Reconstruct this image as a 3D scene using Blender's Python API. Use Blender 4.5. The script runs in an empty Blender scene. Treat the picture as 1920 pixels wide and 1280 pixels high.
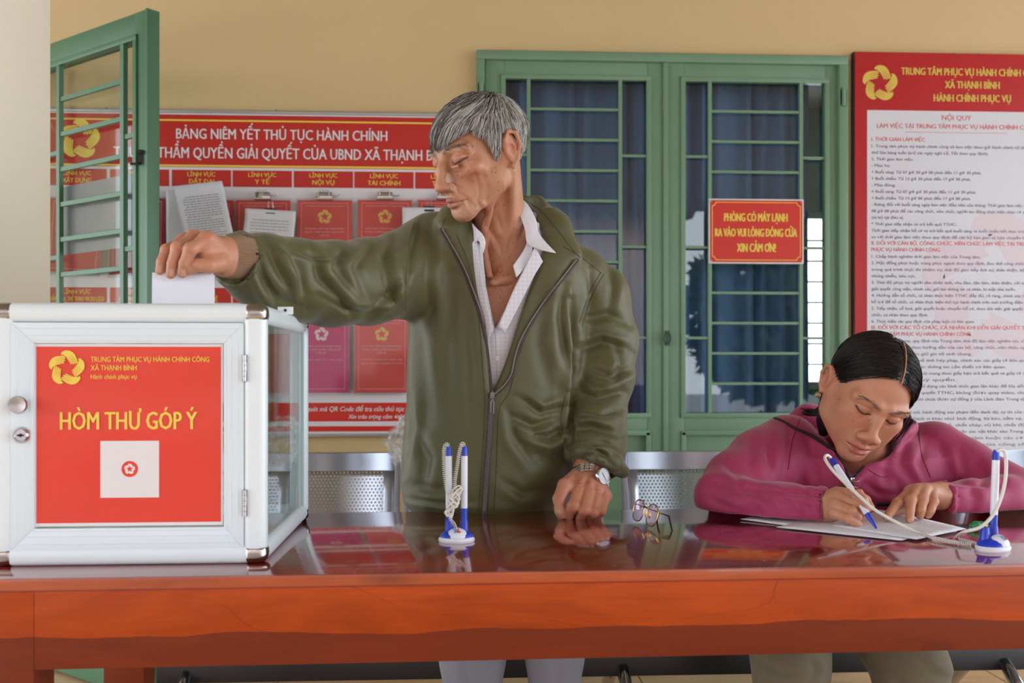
import bpy, bmesh, math, random
import numpy as np
from mathutils import Vector, Matrix
random.seed(7); rng = np.random.default_rng(7)
C = bpy.context.scene.collection
sc = bpy.context.scene
# ---------------------------------------------------------------- camera
F = 1867.0; CZ = 1.03; YAW = math.radians(3.0)
cd = bpy.data.cameras.new('camera'); cam = bpy.data.objects.new('camera', cd); C.objects.link(cam)
cam.location = (0, 0, CZ); cam.rotation_euler = (math.pi/2, 0, -YAW)
cd.lens = 35.0; cd.sensor_width = 36.0; cd.shift_y = -53/1920*-1; cd.clip_start = .05; cd.clip_end = 200
cd.dof.use_dof = True; cd.dof.focus_distance = 1.95; cd.dof.aperture_fstop = 5.6
sc.camera = cam
# ---------------------------------------------------------------- world: overcast sky
wd = bpy.data.worlds.new('overcast'); sc.world = wd; wd.use_nodes = True
nt = wd.node_tree; bg = nt.nodes['Background']
tc = nt.nodes.new('ShaderNodeTexCoord'); sx = nt.nodes.new('ShaderNodeSeparateXYZ'); cr = nt.nodes.new('ShaderNodeValToRGB')
nt.links.new(tc.outputs['Generated'], sx.inputs[0]); nt.links.new(sx.outputs['Z'], cr.inputs[0]); nt.links.new(cr.outputs[0], bg.inputs[0])
cr.color_ramp.elements[0].position = 0.0; cr.color_ramp.elements[0].color = (.86, .93, 1.0, 1)
cr.color_ramp.elements[1].position = .9; cr.color_ramp.elements[1].color = (.66, .79, 1.0, 1)
bg.inputs[1].default_value = 2.2
sl = bpy.data.lights.new('sun', 'SUN'); sl.energy = 1.6; sl.angle = math.radians(35); sl.color = (1, .99, .97)
so = bpy.data.objects.new('sun', sl); C.objects.link(so); so.rotation_euler = (math.radians(62), 0, math.radians(-24))
sc.view_settings.view_transform = 'Standard'; sc.view_settings.look = 'None'; sc.view_settings.gamma = 1.0
sc.view_settings.use_curve_mapping = False; sc.view_settings.exposure = 1.22
# ---------------------------------------------------------------- picking points
_R = np.array([math.cos(YAW), -math.sin(YAW), 0]); _Fw = np.array([math.sin(YAW), math.cos(YAW), 0]); _U = np.array([0, 0, 1.])
CAMP = np.array([0, 0, CZ])
def ray(px, py): return _Fw*F + _R*(px-960) + _U*(693-py)
def P(px, py, Y):
    d = ray(px, py); return CAMP + d*(Y/d[1])
def Pz(px, py, z):
    d = ray(px, py); return CAMP + d*((z-CZ)/d[2])
def proj(V):
    V = np.asarray(V) - CAMP; d = V@_Fw
    return 960 + F*(V@_R)/d, 693 - F*(V@_U)/d, d
def pm(px, Y): return px*Y/F           # metres that px pixels make at depth Y
# ---------------------------------------------------------------- materials
def lin(c):
    return tuple(((x/255)/12.92 if x/255 <= .04045 else ((x/255+.055)/1.055)**2.4) for x in c[:3]) + (1,)
MATS = {}
class NT:
    def __init__(s, name):
        s.m = bpy.data.materials.new(name); s.m.use_nodes = True; s.t = s.m.node_tree; s.b = s.t.nodes['Principled BSDF']
        s.out = s.t.nodes['Material Output']
    def n(s, typ, **kw):
        x = s.t.nodes.new(typ)
        for k, v in kw.items():
            if k in x.inputs: x.inputs[k].default_value = v
            else: setattr(x, k, v)
        return x
    def l(s, a, b): s.t.links.new(a, b)
    def math(s, op, a, b=None, c=None):
        x = s.t.nodes.new('ShaderNodeMath'); x.operation = op
        for i, v in enumerate((a, b, c)):
            if v is None: continue
            if isinstance(v, (int, float)): x.inputs[i].default_value = v
            else: s.l(v, x.inputs[i])
        return x.outputs[0]
    def mix(s, f, a, b, mode='MIX'):
        x = s.t.nodes.new('ShaderNodeMix'); x.data_type = 'RGBA'; x.blend_type = mode
        for i, v in ((0, f), (6, a), (7, b)):
            if isinstance(v, (int, float)): x.inputs[i].default_value = v
            elif isinstance(v, tuple): x.inputs[i].default_value = v
            else: s.l(v, x.inputs[i])
        return x.outputs[2]
    def ramp(s, f, stops):
        x = s.t.nodes.new('ShaderNodeValToRGB'); e = x.color_ramp.elements
        while len(e) < len(stops): e.new(.5)
        for i, (p, c) in enumerate(stops): e[i].position = p; e[i].color = c
        s.l(f, x.inputs[0]); return x.outputs[0]
    def coord(s, scale=(1, 1, 1), rot=(0, 0, 0)):
        t = s.t.nodes.new('ShaderNodeTexCoord'); m = s.t.nodes.new('ShaderNodeMapping')
        m.inputs['Scale'].default_value = scale; m.inputs['Rotation'].default_value = rot
        s.l(t.outputs['Object'], m.inputs[0]); return m.outputs[0]
    def noise(s, co, scale, detail=3, rough=.5, dist=0):
        x = s.n('ShaderNodeTexNoise', Scale=scale, Detail=detail, Roughness=rough, Distortion=dist); s.l(co, x.inputs['Vector']); return x.outputs[0]
    def bump(s, h, strength=.3, dist=.001):
        x = s.n('ShaderNodeBump', Strength=strength, Distance=dist); s.l(h, x.inputs['Height']); s.l(x.outputs[0], s.b.inputs['Normal']); return x
def mat(name, c, rough=.5, metal=0, var=.06, vscale=8, bump=0, bscale=200, spec=.5, coat=0, sss=0):
    if name in MATS: return MATS[name]
    k = NT(name); co = k.coord(); c = lin(c)
    if var:
        d = tuple(x*(1-var*2) for x in c[:3])+(1,); u = tuple(min(1, x*(1+var)) for x in c[:3])+(1,)
        k.l(k.mix(k.noise(co, vscale, 4), d, u), k.b.inputs['Base Color'])
    else: k.b.inputs['Base Color'].default_value = c
    k.b.inputs['Roughness'].default_value = rough; k.b.inputs['Metallic'].default_value = metal
    k.b.inputs['Specular IOR Level'].default_value = spec; k.b.inputs['Coat Weight'].default_value = coat; k.b.inputs['Coat Roughness'].default_value = .08
    if bump: k.bump(k.noise(co, bscale, 4, .6), bump, .001)
    MATS[name] = k.m; return k.m
def glass(name, tint=(.93, .97, .96, 1), ior=1.5, rough=.0, boost=1.0):
    k = NT(name); k.t.nodes.remove(k.b)
    tr = k.n('ShaderNodeBsdfTransparent'); tr.inputs[0].default_value = tint
    gl = k.n('ShaderNodeBsdfGlossy', Roughness=rough); fr = k.n('ShaderNodeFresnel', IOR=ior); gm = k.n('ShaderNodeNewGeometry'); k.l(k.math('ADD', k.math('MULTIPLY', gm.outputs['Backfacing'], 1/ior-ior), ior), fr.inputs['IOR'])
    f = k.math('MULTIPLY', fr.outputs[0], boost)
    mx = k.n('ShaderNodeMixShader'); k.l(f, mx.inputs[0]); k.l(tr.outputs[0], mx.inputs[1]); k.l(gl.outputs[0], mx.inputs[2])
    k.l(mx.outputs[0], k.out.inputs[0]); MATS[name] = k.m; return k.m
# ---------------------------------------------------------------- mesh builder
class MB:
    def __init__(s): s.v = []; s.f = []; s.bm = None
    def add(s, vs, fs):
        o = len(s.v); s.v += [tuple(map(float, v)) for v in vs]; s.f += [tuple(i+o for i in f) for f in fs]; return s
    def box(s, a, b, M=None, origin=None):
        x0, y0, z0 = a; x1, y1, z1 = b
        vs = [(x0,y0,z0),(x1,y0,z0),(x1,y1,z0),(x0,y1,z0),(x0,y0,z1),(x1,y0,z1),(x1,y1,z1),(x0,y1,z1)]
        if M is not None: vs = [tuple(M @ Vector(v)) for v in vs]
        return s.add(vs, [(0,3,2,1),(4,5,6,7),(0,1,5,4),(1,2,6,5),(2,3,7,6),(3,0,4,7)])
    def prism(s, poly, y0, y1, M=None):      # polygon in x,z extruded along y
        n = len(poly); vs = [(x, y0, z) for x, z in poly] + [(x, y1, z) for x, z in poly]
        if M is not None: vs = [tuple(M @ Vector(v)) for v in vs]
        return s.add(vs, [tuple(range(n)), tuple(range(2*n-1, n-1, -1))] + [(i, i+n, (i+1) % n+n, (i+1) % n) for i in range(n)])
    def tube(s, pts, r, n=10, closed=False, flat=1.0, caps=True):
        pts = [Vector(p) for p in pts]; m = len(pts); rs = r if hasattr(r, '__len__') else [r]*m
        vs = []; up = None
        for i, p in enumerate(pts):
            a = pts[i-1] if (i or closed) else p; b = pts[(i+1) % m] if (i < m-1 or closed) else p
            t = (b-a).normalized() if (b-a).length > 1e-9 else Vector((0, 0, 1))
            if up is None: up = Vector((0, 0, 1)) if abs(t.z) < .9 else Vector((1, 0, 0))
            u = (up - t*up.dot(t)).normalized(); up = u; w = t.cross(u)
            for j in range(n):
                q = 2*math.pi*j/n; vs.append(p + (u*math.cos(q)*flat + w*math.sin(q))*rs[i])
        fs = []
        for i in range(m if closed else m-1):
            for j in range(n):
                a = i*n+j; b = i*n+(j+1) % n; c = ((i+1) % m)*n; fs.append((a, b, c+(j+1) % n, c+j))
        if not closed and caps: fs += [tuple(range(n-1, -1, -1)), tuple(range((m-1)*n, m*n))]
        return s.add(vs, fs)
    def lathe(s, prof, origin=(0,0,0), n=24, M=None):  # prof: (r,z) ; axis z
        vs = []
        for r, z in prof:
            for j in range(n):
                q = 2*math.pi*j/n; vs.append((r*math.cos(q), r*math.sin(q), z))
        if M is not None: vs = [tuple(M @ Vector(v)) for v in vs]
        vs = [(v[0]+origin[0], v[1]+origin[1], v[2]+origin[2]) for v in vs]
        fs = [(i*n+j, i*n+(j+1) % n, (i+1)*n+(j+1) % n, (i+1)*n+j) for i in range(len(prof)-1) for j in range(n)]
        fs += [tuple(range(n-1, -1, -1)), tuple(range((len(prof)-1)*n, len(prof)*n))]
        return s.add(vs, fs)
    def grid(s, fn, nu, nv, closed_u=False):
        vs = [fn(i/(nu if closed_u else nu-1), j/(nv-1)) for j in range(nv) for i in range(nu)]
        fs = [(j*nu+i, j*nu+(i+1) % nu, (j+1)*nu+(i+1) % nu, (j+1)*nu+i) for j in range(nv-1) for i in range(nu if closed_u else nu-1)]
        return s.add(vs, fs)
W = {}
def root(name, label=None, cat=None, loc=(0, 0, 0), group=None, kind=None):
    o = bpy.data.objects.new(name, None); C.objects.link(o); o.location = loc; o.empty_display_size = .05
    W[o.name] = Vector(loc); tag(o, label, cat, group, kind); return o
def tag(o, label=None, cat=None, group=None, kind=None):
    for k, v in (('label', label), ('category', cat), ('group', group), ('kind', kind)):
        if v: o[k] = v
    return o
def build(name, mb, m, parent=None, bevel=0, seg=2, smooth=True, loc=None, solid=0, sub=0):
    me = bpy.data.meshes.new(name)
    off = W[parent.name] if parent else Vector(loc if loc is not None else (0, 0, 0))
    me.from_pydata([Vector(v)-off for v in mb.v], [], mb.f); me.update()
    b = bmesh.new(); b.from_mesh(me); bmesh.ops.recalc_face_normals(b, faces=b.faces)
    if bevel:
        es = [e for e in b.edges if len(e.link_faces) == 2 and e.calc_face_angle(0) > .6]
        bmesh.ops.bevel(b, geom=es, offset=bevel, segments=seg, profile=.6, affect='EDGES', clamp_overlap=True)
    b.to_mesh(me); b.free()
    for p in me.polygons: p.use_smooth = smooth
    if smooth: me.set_sharp_from_angle(angle=math.radians(40))
    for x in (m if isinstance(m, (list, tuple)) else [m]): me.materials.append(x)
    o = bpy.data.objects.new(name, me); C.objects.link(o)
    if any(w_ in name for w_ in ('lettering', 'printed_lines', 'emblem', 'watermark')): o['kind'] = 'stuff'
    if parent: o.parent = parent; W[o.name] = off.copy()
    else: o.location = off; W[o.name] = off.copy()
    if solid:
        q = o.modifiers.new('t', 'SOLIDIFY'); q.thickness = solid; q.offset = 0
    if sub:
        q = o.modifiers.new('s', 'SUBSURF'); q.levels = q.render_levels = sub
    return o
def copy_thing(o, delta=(0, 0, 0), parent=None):
    c = o.copy(); C.objects.link(c)
    if parent: c.parent = parent
    else: c.location = Vector(o.location)+Vector(delta)
    W[c.name] = W[o.name] + Vector(delta)
    for ch in [x for x in bpy.data.objects if x.parent == o]: copy_thing(ch, delta, c)
    return c
# ---------------------------------------------------------------- lettering (flat print), laid on a plane facing -Y
_tc = {}
def textmesh(s, bold=0.0, shear=0.0):
    key = (s, bold, shear)
    if key in _tc: return _tc[key]
    if any(c in s for c in 'ĐƠỚỜỞỢỠ'):      # barred D and horned O drawn from their base letters
        t = s.translate(str.maketrans('ĐƠỚỜỞỢỠ', 'DOÓÒỎỌÕ')); vs, fs = textmesh(t, bold, shear); V_ = [tuple(v) for v in vs]; F_ = list(fs); mx = lambda q: (lambda m: m[:, 0].max() if len(m) else 0)(textmesh(q, bold, shear)[0])
        for i, c in enumerate(s):
            if c in 'ĐƠỚỜỞỢỠ':
                x0 = mx(t[:i]+'I')-mx('I') if i else 0; x1 = mx(t[:i+1]); o = len(V_)
                if c == 'Đ': V_ += [(x0+.0, .32, 0), (x0+.30, .32, 0), (x0+.30, .395, 0), (x0+.0, .395, 0)]; F_.append((o, o+1, o+2, o+3))
                else: V_ += [(x1-.13, .60, 0), (x1-.06, .55, 0), (x1+.05, .66, 0), (x1+.05, .78, 0), (x1-.03, .78, 0), (x1-.03, .69, 0)]; F_.append((o, o+1, o+2, o+3, o+4, o+5))
        _tc[key] = (np.array(V_), F_); return _tc[key]
    cu = bpy.data.curves.new('t', 'FONT'); cu.body = s; cu.resolution_u = 2; cu.offset = bold; cu.shear = shear; cu.fill_mode = 'FRONT'
    o = bpy.data.objects.new('t', cu); C.objects.link(o)
    me = bpy.data.meshes.new_from_object(o.evaluated_get(bpy.context.evaluated_depsgraph_get()))
    vs = np.array([v.co[:] for v in me.vertices]); fs = [tuple(p.vertices) for p in me.polygons]
    bpy.data.objects.remove(o); bpy.data.curves.remove(cu); bpy.data.meshes.remove(me)
    _tc[key] = (vs, fs); return vs, fs
BOLD = .030
def text(mb, s, x0, x1, z, h, Y, bold=.02, shear=0, M=None, align='fit'):
    """cap height h, baseline z, spans x0..x1 at depth Y"""
    vs, fs = textmesh(s, 0, shear)
    if not len(vs): return
    a, b = vs[:, 0].min(), vs[:, 0].max(); k = h/.70
    if x1 is None: sxx = k; ox = x0 - a*k
    elif align == 'center': sxx = k; ox = (x0+x1)/2-(a+b)/2*k
    else: sxx = (x1-x0)/(b-a); ox = x0-a*sxx
    wd_ = BOLD*h if bold else 0
    for j, dx in enumerate((-wd_, 0, wd_) if wd_ else (0,)):
        out = [(v[0]*sxx+ox+dx*(bold/.03), Y-.00004*j, v[1]*k+z) for v in vs]
        if M is not None: out = [tuple(M @ Vector(v)) for v in out]
        mb.add(out, fs)
HAND = [(-.30,.76),(-.25,.90),(-.12,.98),(.04,1.0),(.22,.97),(.38,.87),(.49,.71),(.57,.50),(.66,.22),(.58,.29),(.53,.20),(.45,.28),(.39,.18),(.31,.27),(.24,.19),(.17,.33),(.10,.45),(.01,.60),(-.08,.70),(-.19,.77)]
def emblem(mb, slits, cx, cz, r, Y, M=None):
    for k in range(5):
        q = math.radians(72*k-2)*-1
        def T(p): return (cx+r*(p[0]*math.cos(q)-p[1]*math.sin(q)), cz+r*(p[0]*math.sin(q)+p[1]*math.cos(q)))
        vs = [T(p) for p in HAND]; pts = [(x, Y, z) for x, z in vs]
        if M is not None: pts = [tuple(M @ Vector(v)) for v in pts]
        mb.add(pts, [tuple(range(len(pts)))])
        if slits is not None:
            for (ax, az), (bx, bz) in (((.10,.62),(.29,.27)), ((.19,.68),(.43,.28)), ((.28,.73),(.56,.28))):
                d = Vector((bx-ax, bz-az)).normalized(); nn = (-d[1]*.012, d[0]*.012)
                q4 = [T((ax+nn[0]*.4, az+nn[1]*.4)), T((bx+nn[0], bz+nn[1])), T((bx-nn[0], bz-nn[1])), T((ax-nn[0]*.4, az-nn[1]*.4))]
                pts = [(x, Y-.0004, z) for x, z in q4]
                if M is not None: pts = [tuple(M @ Vector(v)) for v in pts]
                slits.add(pts, [(0, 1, 2, 3)])
# ================================================================ structure
YW = 3.75
def Xp(px, Y): return P(px, 693, Y)[0]
def Zp(py, px, Y): return P(px, py, Y)[2]
def struct(name, mb, m, parent=None, **k):
    o = build(name, mb, m, parent, **k)
    if not parent: o['kind'] = 'structure'
    return o
M_wall = mat('cream_plaster', (212, 186, 138), .85, var=.03, vscale=2.5, bump=.35, bscale=90, spec=.2)
M_pillar = mat('pale_plaster', (235, 226, 203), .8, var=.02, vscale=3, bump=.3, bscale=120, spec=.2)
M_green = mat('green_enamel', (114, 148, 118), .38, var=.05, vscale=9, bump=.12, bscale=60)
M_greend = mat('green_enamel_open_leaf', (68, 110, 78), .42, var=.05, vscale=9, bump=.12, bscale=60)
M_ceil = mat('porch_ceiling_sheet', (150, 140, 125), .8)
M_dark = mat('blackened_steel', (26, 26, 28), .4, 0)
M_chrome = mat('chrome', (200, 200, 202), .12, 1, var=0)
M_steel = mat('brushed_steel', (170, 170, 172), .3, 1, var=.05, vscale=40)
M_white = mat('white_enamel', (226, 236, 240), .28, var=.01)
M_gl = glass('window_glass', (.93, .96, .96, 1), 1.5, 0, 1.35)
M_glin = glass('clear_acrylic', (.92, .96, .95, 1), 1.49, 0, 1.0)
# walls with the door opening
DX0, DX1 = Xp(895, YW), Xp(1588, YW); DZ1 = Zp(99, 1240, YW)
OX0, OX1 = -2.95, -2.03                                   # opening of the left doorway
m = MB(); m.box((OX1, YW, 0), (DX0, YW+.12, 2.8)).box((DX0, YW, DZ1), (DX1, YW+.12, 2.8)).box((DX1, YW, 0), (5.2, YW+.12, 2.8))
m.box((OX0, YW, 2.19), (OX1, YW+.12, 2.8)).box((-5.2, YW, 0), (OX0, YW+.12, 2.8))
struct('wall_back', m, M_wall, smooth=False)
def tilefloor():
    k = NT('floor_tile'); co = k.coord(); 
    n1 = k.noise(k.coord((1.2, 9, 1)), 3, 5); c = k.ramp(n1, [(.3, lin((190, 152, 114))), (.7, lin((212, 178, 140)))])
    k.l(c, k.b.inputs['Base Color']); k.b.inputs['Roughness'].default_value = .3; return k.m
M_floor = tilefloor()
fl = root('floor', kind='structure')
m = MB().box((-5.2, -3.6, -.12), (5.2, YW+.1, -.006)); build('floor_bed', m, mat('grey_grout', (120, 100, 82), .8), fl, smooth=False)
tile0 = None
for j in range(6):
    for i in range(10):
        x = -3+i*.6; y = 1.55+j*.4-.2
        if tile0 is None:
            tile0 = build('floor_tile', MB().box((x+.002, y+.002, -.007), (x+.598, y+.398, 0)), M_floor, fl, bevel=.001, seg=1)
        else:
            c = tile0.copy(); C.objects.link(c); c.location = (i*.6, j*.4, 0)
build('floor_apron', MB().box((-5.2, -3.6, -.007), (5.2, 1.346, 0)), M_floor, fl, smooth=False)
struct('ground', MB().box((-30, -40, -.5), (30, -3.6, -.15)), mat('courtyard_concrete', (150, 146, 138), .9, var=.1, vscale=1), smooth=False)
struct('ceiling', MB().box((-5.2, -3.5, 2.8), (5.2, YW+.12, 2.92)), M_ceil, smooth=False)
struct('pillar', MB().box((Xp(95, 2.5)-.36, 2.2, 0), (Xp(95, 2.5), 2.5, 2.8)), M_pillar, bevel=.004)
# neighbouring building and trees across the yard (they show in the glass)
struct('wall_opposite', MB().box((-9, -7.6, -.15), (2.95, -7.3, 4.2)), mat('pinkish_render', (238, 210, 196), .9, var=.08, vscale=1.5), smooth=False)
m = MB()
for k in range(49):
    x = -9.2+k*.26; m.tube([(x, -6.7, 3.3), (x, -9.5, 4.5)], .12, 8)
struct('roof_opposite', m, mat('roof_sheet', (120, 110, 104), .6))
m = MB().box((-6, -7.3, .9), (2.0, -7.26, 1.25)).box((-6, -7.3, -.15), (2.0, -7.0, .35))
struct('trim_1', m, mat('grey_render', (120, 120, 122), .8), smooth=False)
# trees across the yard
M_leaf = mat('leaf_green', (58, 92, 44), .6, var=.3, vscale=6); M_bark = mat('bark', (92, 76, 60), .9, bump=.6, bscale=30)
for (tx, ty, th, lab) in ((4.35, -6.3, 3.2, 'bushy green tree across the yard, mirrored in the door glass'), (6.6, -9.5, 4.2, 'taller tree farther across the yard, mirrored in the door glass')):
    tr = root('tree', lab, 'tree', (tx, ty, -.15))
    build('trunk', MB().tube([(tx, ty, -.15), (tx+.05, ty, th*.4), (tx-.05, ty+.1, th*.8)], [.1, .08, .04], 8), M_bark, tr)
    m = MB(); n = 5200
    for i in range(n):
        d = rng.normal(size=3); d /= np.linalg.norm(d); r = rng.random()**.4
        c = np.array([tx, ty, th*.58]) + d*r*np.array([.38*th, .3*th, th*.42]); a = rng.normal(size=3); a /= np.linalg.norm(a); b = np.cross(a, rng.normal(size=3)); b /= np.linalg.norm(b); s = .085+.07*rng.random()
        m.add([c-a*s, c+b*s*.45, c+a*s, c-b*s*.45], [(0, 1, 2, 3)])
    o = build('foliage', m, M_leaf, tr, smooth=False); o['kind'] = 'stuff'
# ---------------------------------------------------------------- room behind the doors
m = MB().box((-.6, 6.6, 0), (2.28, 6.7, 2.8)).box((3.6, 6.6, 0), (5, 6.7, 2.8)).box((2.28, 6.6, 2.1), (3.6, 6.7, 2.8)).box((2.28, 6.6, 0), (3.6, 6.7, .9))
M_teal = mat('teal_room_paint', (88, 160, 165), .8)
struct('wall_far', m, M_teal, smooth=False)
struct('wall_right', MB().box((4.9, YW+.12, 0), (5, 6.6, 2.8)), M_teal, smooth=False)
struct('wall_left', MB().box((-.7, YW+.12, 0), (-.6, 6.7, 2.8)), M_teal, smooth=False)
struct('ceiling_2', MB().box((-.7, YW+.12, 2.8), (5, 6.7, 2.9)), mat('white_ceiling', (225, 225, 220), .9), smooth=False)
struct('floor_2', MB().box((-.7, YW+.1, -.1), (5, 6.7, 0)), M_floor, smooth=False)
wn = root('window_1', kind='structure')
build('window_frame', MB().box((2.28, 6.62, .9), (2.33, 6.68, 2.1)).box((3.55, 6.62, .9), (3.6, 6.68, 2.1)).box((2.28, 6.62, 2.05), (3.6, 6.68, 2.1)).box((2.28, 6.62, .9), (3.6, 6.68, .95)), M_white, wn)
for k in range(7): build('glazing_bar', MB().box((2.33, 6.64, 1.06+k*.14), (3.55, 6.66, 1.074+k*.14)), M_green, wn, smooth=False)
for k in range(6): build('glazing_bar', MB().box((2.52+k*.2, 6.635, .95), (2.534+k*.2, 6.662, 2.05)), M_green, wn, smooth=False)
# curtains
def curtain_mat():
    k = NT('blue_grey_curtain'); co = k.coord((1, 1, 1))
    n = k.noise(co, 300, 2); k.l(k.mix(n, lin((74, 108, 148)), lin((94, 126, 168))), k.b.inputs['Base Color']); k.b.inputs['Roughness'].default_value = .85
    k.b.inputs['Sheen Weight'].default_value = .2; return k.m
M_curt = curtain_mat()
def curtain(xa, xb, lab):
    L = xb-xa; n = int(L/.006)
    ph = np.cumsum(1+.35*np.sin(np.linspace(0, 9, n)*1.7+xa*5)+.2*rng.normal(size=n).cumsum()/math.sqrt(n)); ph = ph/ph[-1]*2*math.pi*(L/.085)
    m = MB()
    def fn(u, v):
        i = min(n-1, int(u*(n-1)+.5)); x = xa+L*u; a = .020+.006*math.sin(u*11)
        return (x+.006*math.sin(ph[i]*.5+v*3), YW+.16+a*math.sin(ph[i]+.5*math.sin(v*2.2))+.006*math.sin(ph[i]*.37+v*5), .08+v*2.13)
    m.grid(fn, n, 26); o = build('curtain', m, M_curt, solid=.0015); tag(o, lab, 'curtain', 'curtains behind the door glass')
curtain(Xp(925, 3.91), Xp(1238, 3.91), 'blue-grey pleated curtain behind the glass of the closed left door leaf')
curtain(Xp(1244, 3.91), Xp(1518, 3.91), 'blue-grey pleated curtain behind the leaf with the red sign, stopping short of its right edge')
o = build('curtain_rail', MB().tube([(Xp(900, 3.9), YW+.16, 2.225), (Xp(1600, 3.9), YW+.16, 2.225)], .012, 12), M_steel)
tag(o, 'steel rail holding the blue-grey curtains behind the doors', 'rail')
# ---------------------------------------------------------------- door frame and leaves
Yf = 3.715
fr = root('trim_2', kind='structure')
zt = Zp(99, 1240, Yf); fx0, fx1 = Xp(893, Yf), Xp(1591, Yf)
build('door_frame_head', MB().box((fx0, Yf, zt-.033), (fx1, YW+.12, zt)), M_green, fr, bevel=.003)
build('door_frame_jamb', MB().box((fx0, Yf, 0), (Xp(909, Yf), YW+.12, zt-.033)), M_green, fr, bevel=.003)
build('door_frame_jamb', MB().box((Xp(1574, Yf), Yf, 0), (fx1, YW+.12, zt-.033)), M_green, fr, bevel=.003)
def leaf(name, xs, side, zs, M=M_green, Y0=3.735, TM=None, bw=.0105, gl=None):
    """xs: outer left, window left, bar, bar, window right, outer right (metres); zs: top, window top, window bottom, panel top"""
    d = root(name, kind='structure')
    T = (lambda mb: mb) if TM is None else (lambda mb: (setattr(mb, 'v', [tuple(TM @ Vector(v)) for v in mb.v]), mb)[1])
    x0, wx0, b0, b1, wx1, x1 = xs; zt, wz1, wz0, pz = zs; Y1 = Y0+.04
    build('stile', T(MB().box((x0, Y0, .01), (wx0, Y1, zt))), M, d, bevel=.002)
    build('stile', T(MB().box((wx1, Y0, .01), (x1, Y1, zt))), M, d, bevel=.002)
    build('top_rail', T(MB().box((wx0, Y0+.001, wz1), (wx1, Y1, zt))), M, d, bevel=.002)
    build('middle_rail', T(MB().box((wx0, Y0+.001, pz), (wx1, Y1, wz0))), M, d, bevel=.002)
    build('bottom_rail', T(MB().box((wx0, Y0+.001, .01), (wx1, Y1, .14))), M, d, bevel=.002)
    p = build('bottom_panel', T(MB().box((wx0, Y0+.018, .14), (wx1, Y1-.012, pz))), M, d)
    t = MB(); w = .016                                     # raised beads round panel and glass
    for (a, b, c, e) in ((wx0-.014, wx1+.014, wz1-.004, wz1+.014), (wx0-.014, wx1+.014, wz0-.014, wz0+.004)): t.box((a, Y0-.007, c), (b, Y0+.01, e))
    for a, b in ((wx0-.014, wx0+.004), (wx1-.004, wx1+.014)): t.box((a, Y0-.0069, wz0-.0139), (b, Y0+.01, wz1+.0139))
    build('glazing_bead', T(t), M, d, bevel=.0015)
    t = MB()
    t.box((wx0-.01, Y0-.006, pz-.012), (wx1+.01, Y0+.01, pz+.006)).box((wx0-.012, Y0-.006, .13), (wx0+.006, Y0+.01, pz)).box((wx1-.006, Y0-.006, .13), (wx1+.012, Y0+.01, pz))
    build('panel_bead', T(t), M, d, bevel=.0015)
    for bx in (b0, b1): build('grille_bar', T(MB().box((bx-bw/2*1.3, Y0-.004, wz0), (bx+bw/2*1.3, Y0+.012, wz1))), M, d, bevel=.001, seg=1)
    n = 11
    for k in range(1, n):
        z = wz0+(wz1-wz0)*k/n
        build('grille_bar', T(MB().box((b0+.006, Y0-.001, z-bw/2), (b1-.006, Y0+.010, z+bw/2))), M, d, bevel=.001, seg=1)
    for q in (.228, .5, .772):
        z = wz0+(wz1-wz0)*q
        for a, b in ((wx0, b0-.006), (b1+.006, wx1)): build('grille_bar', T(MB().box((a, Y0-.001, z-bw/2), (b, Y0+.010, z+bw/2))), M, d, bevel=.001, seg=1)
    build('glass_pane', T(MB().box((wx0, Y0+.024, wz0), (wx1, Y0+.028, wz1))), gl or M_gl, d, smooth=False)
    return d
X = lambda px: Xp(px, 3.735); Z = lambda py, px=1240: Zp(py, px, 3.735)
zs = (Z(110), Z(150), Z(776), Z(810))
dl = leaf('door_1', (X(910), X(946), X(991), X(1163), X(1214), X(1247)), 'l', zs)
dr = leaf('door_2', (X(1250), X(1283), X(1331), X(1502), X(1548), X(1573)), 'r', zs)
build('meeting_strip', MB().box((X(1243), 3.726, .01), (X(1252), 3.745, zs[0])), M_green, dr, bevel=.001)
for d, px in ((dl, 902), (dr, 1578)):
    for py in (180, 660, 1000):
        zz = Z(py); x = X(px); build('hinge', MB().tube([(x, 3.712, zz-.035), (x, 3.712, zz+.035)], .008, 10).box((x-.012, 3.715, zz-.03), (x+.012, 3.722, zz+.03)), M_green, d)
x = X(1250); zz = Z(634)
build('latch_ring', MB().tube([(x+.012*math.cos(a), 3.713, zz+.018*math.sin(a)) for a in np.linspace(0, 2*math.pi, 17)[:-1]], .0035, 8, closed=True).box((x-.007, 3.712, zz-.028), (x+.007, 3.73, zz+.028)), mat('dark_green_metal', (44, 84, 62), .4), dr)
# open leaf on the left, hinged beyond the pillar and swung out
P0 = P(277, 300, 3.12); P1 = P(95, 300, 3.47)
dv = Vector((P0[0]-P1[0], P0[1]-P1[1], 0)).normalized(); Lx = .93
Mt = Matrix(((dv.x, -dv.y, 0, P0[0]-dv.x*Lx), (dv.y, dv.x, 0, P0[1]-dv.y*Lx), (0, 0, 1, 0), (0, 0, 0, 1)))
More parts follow.
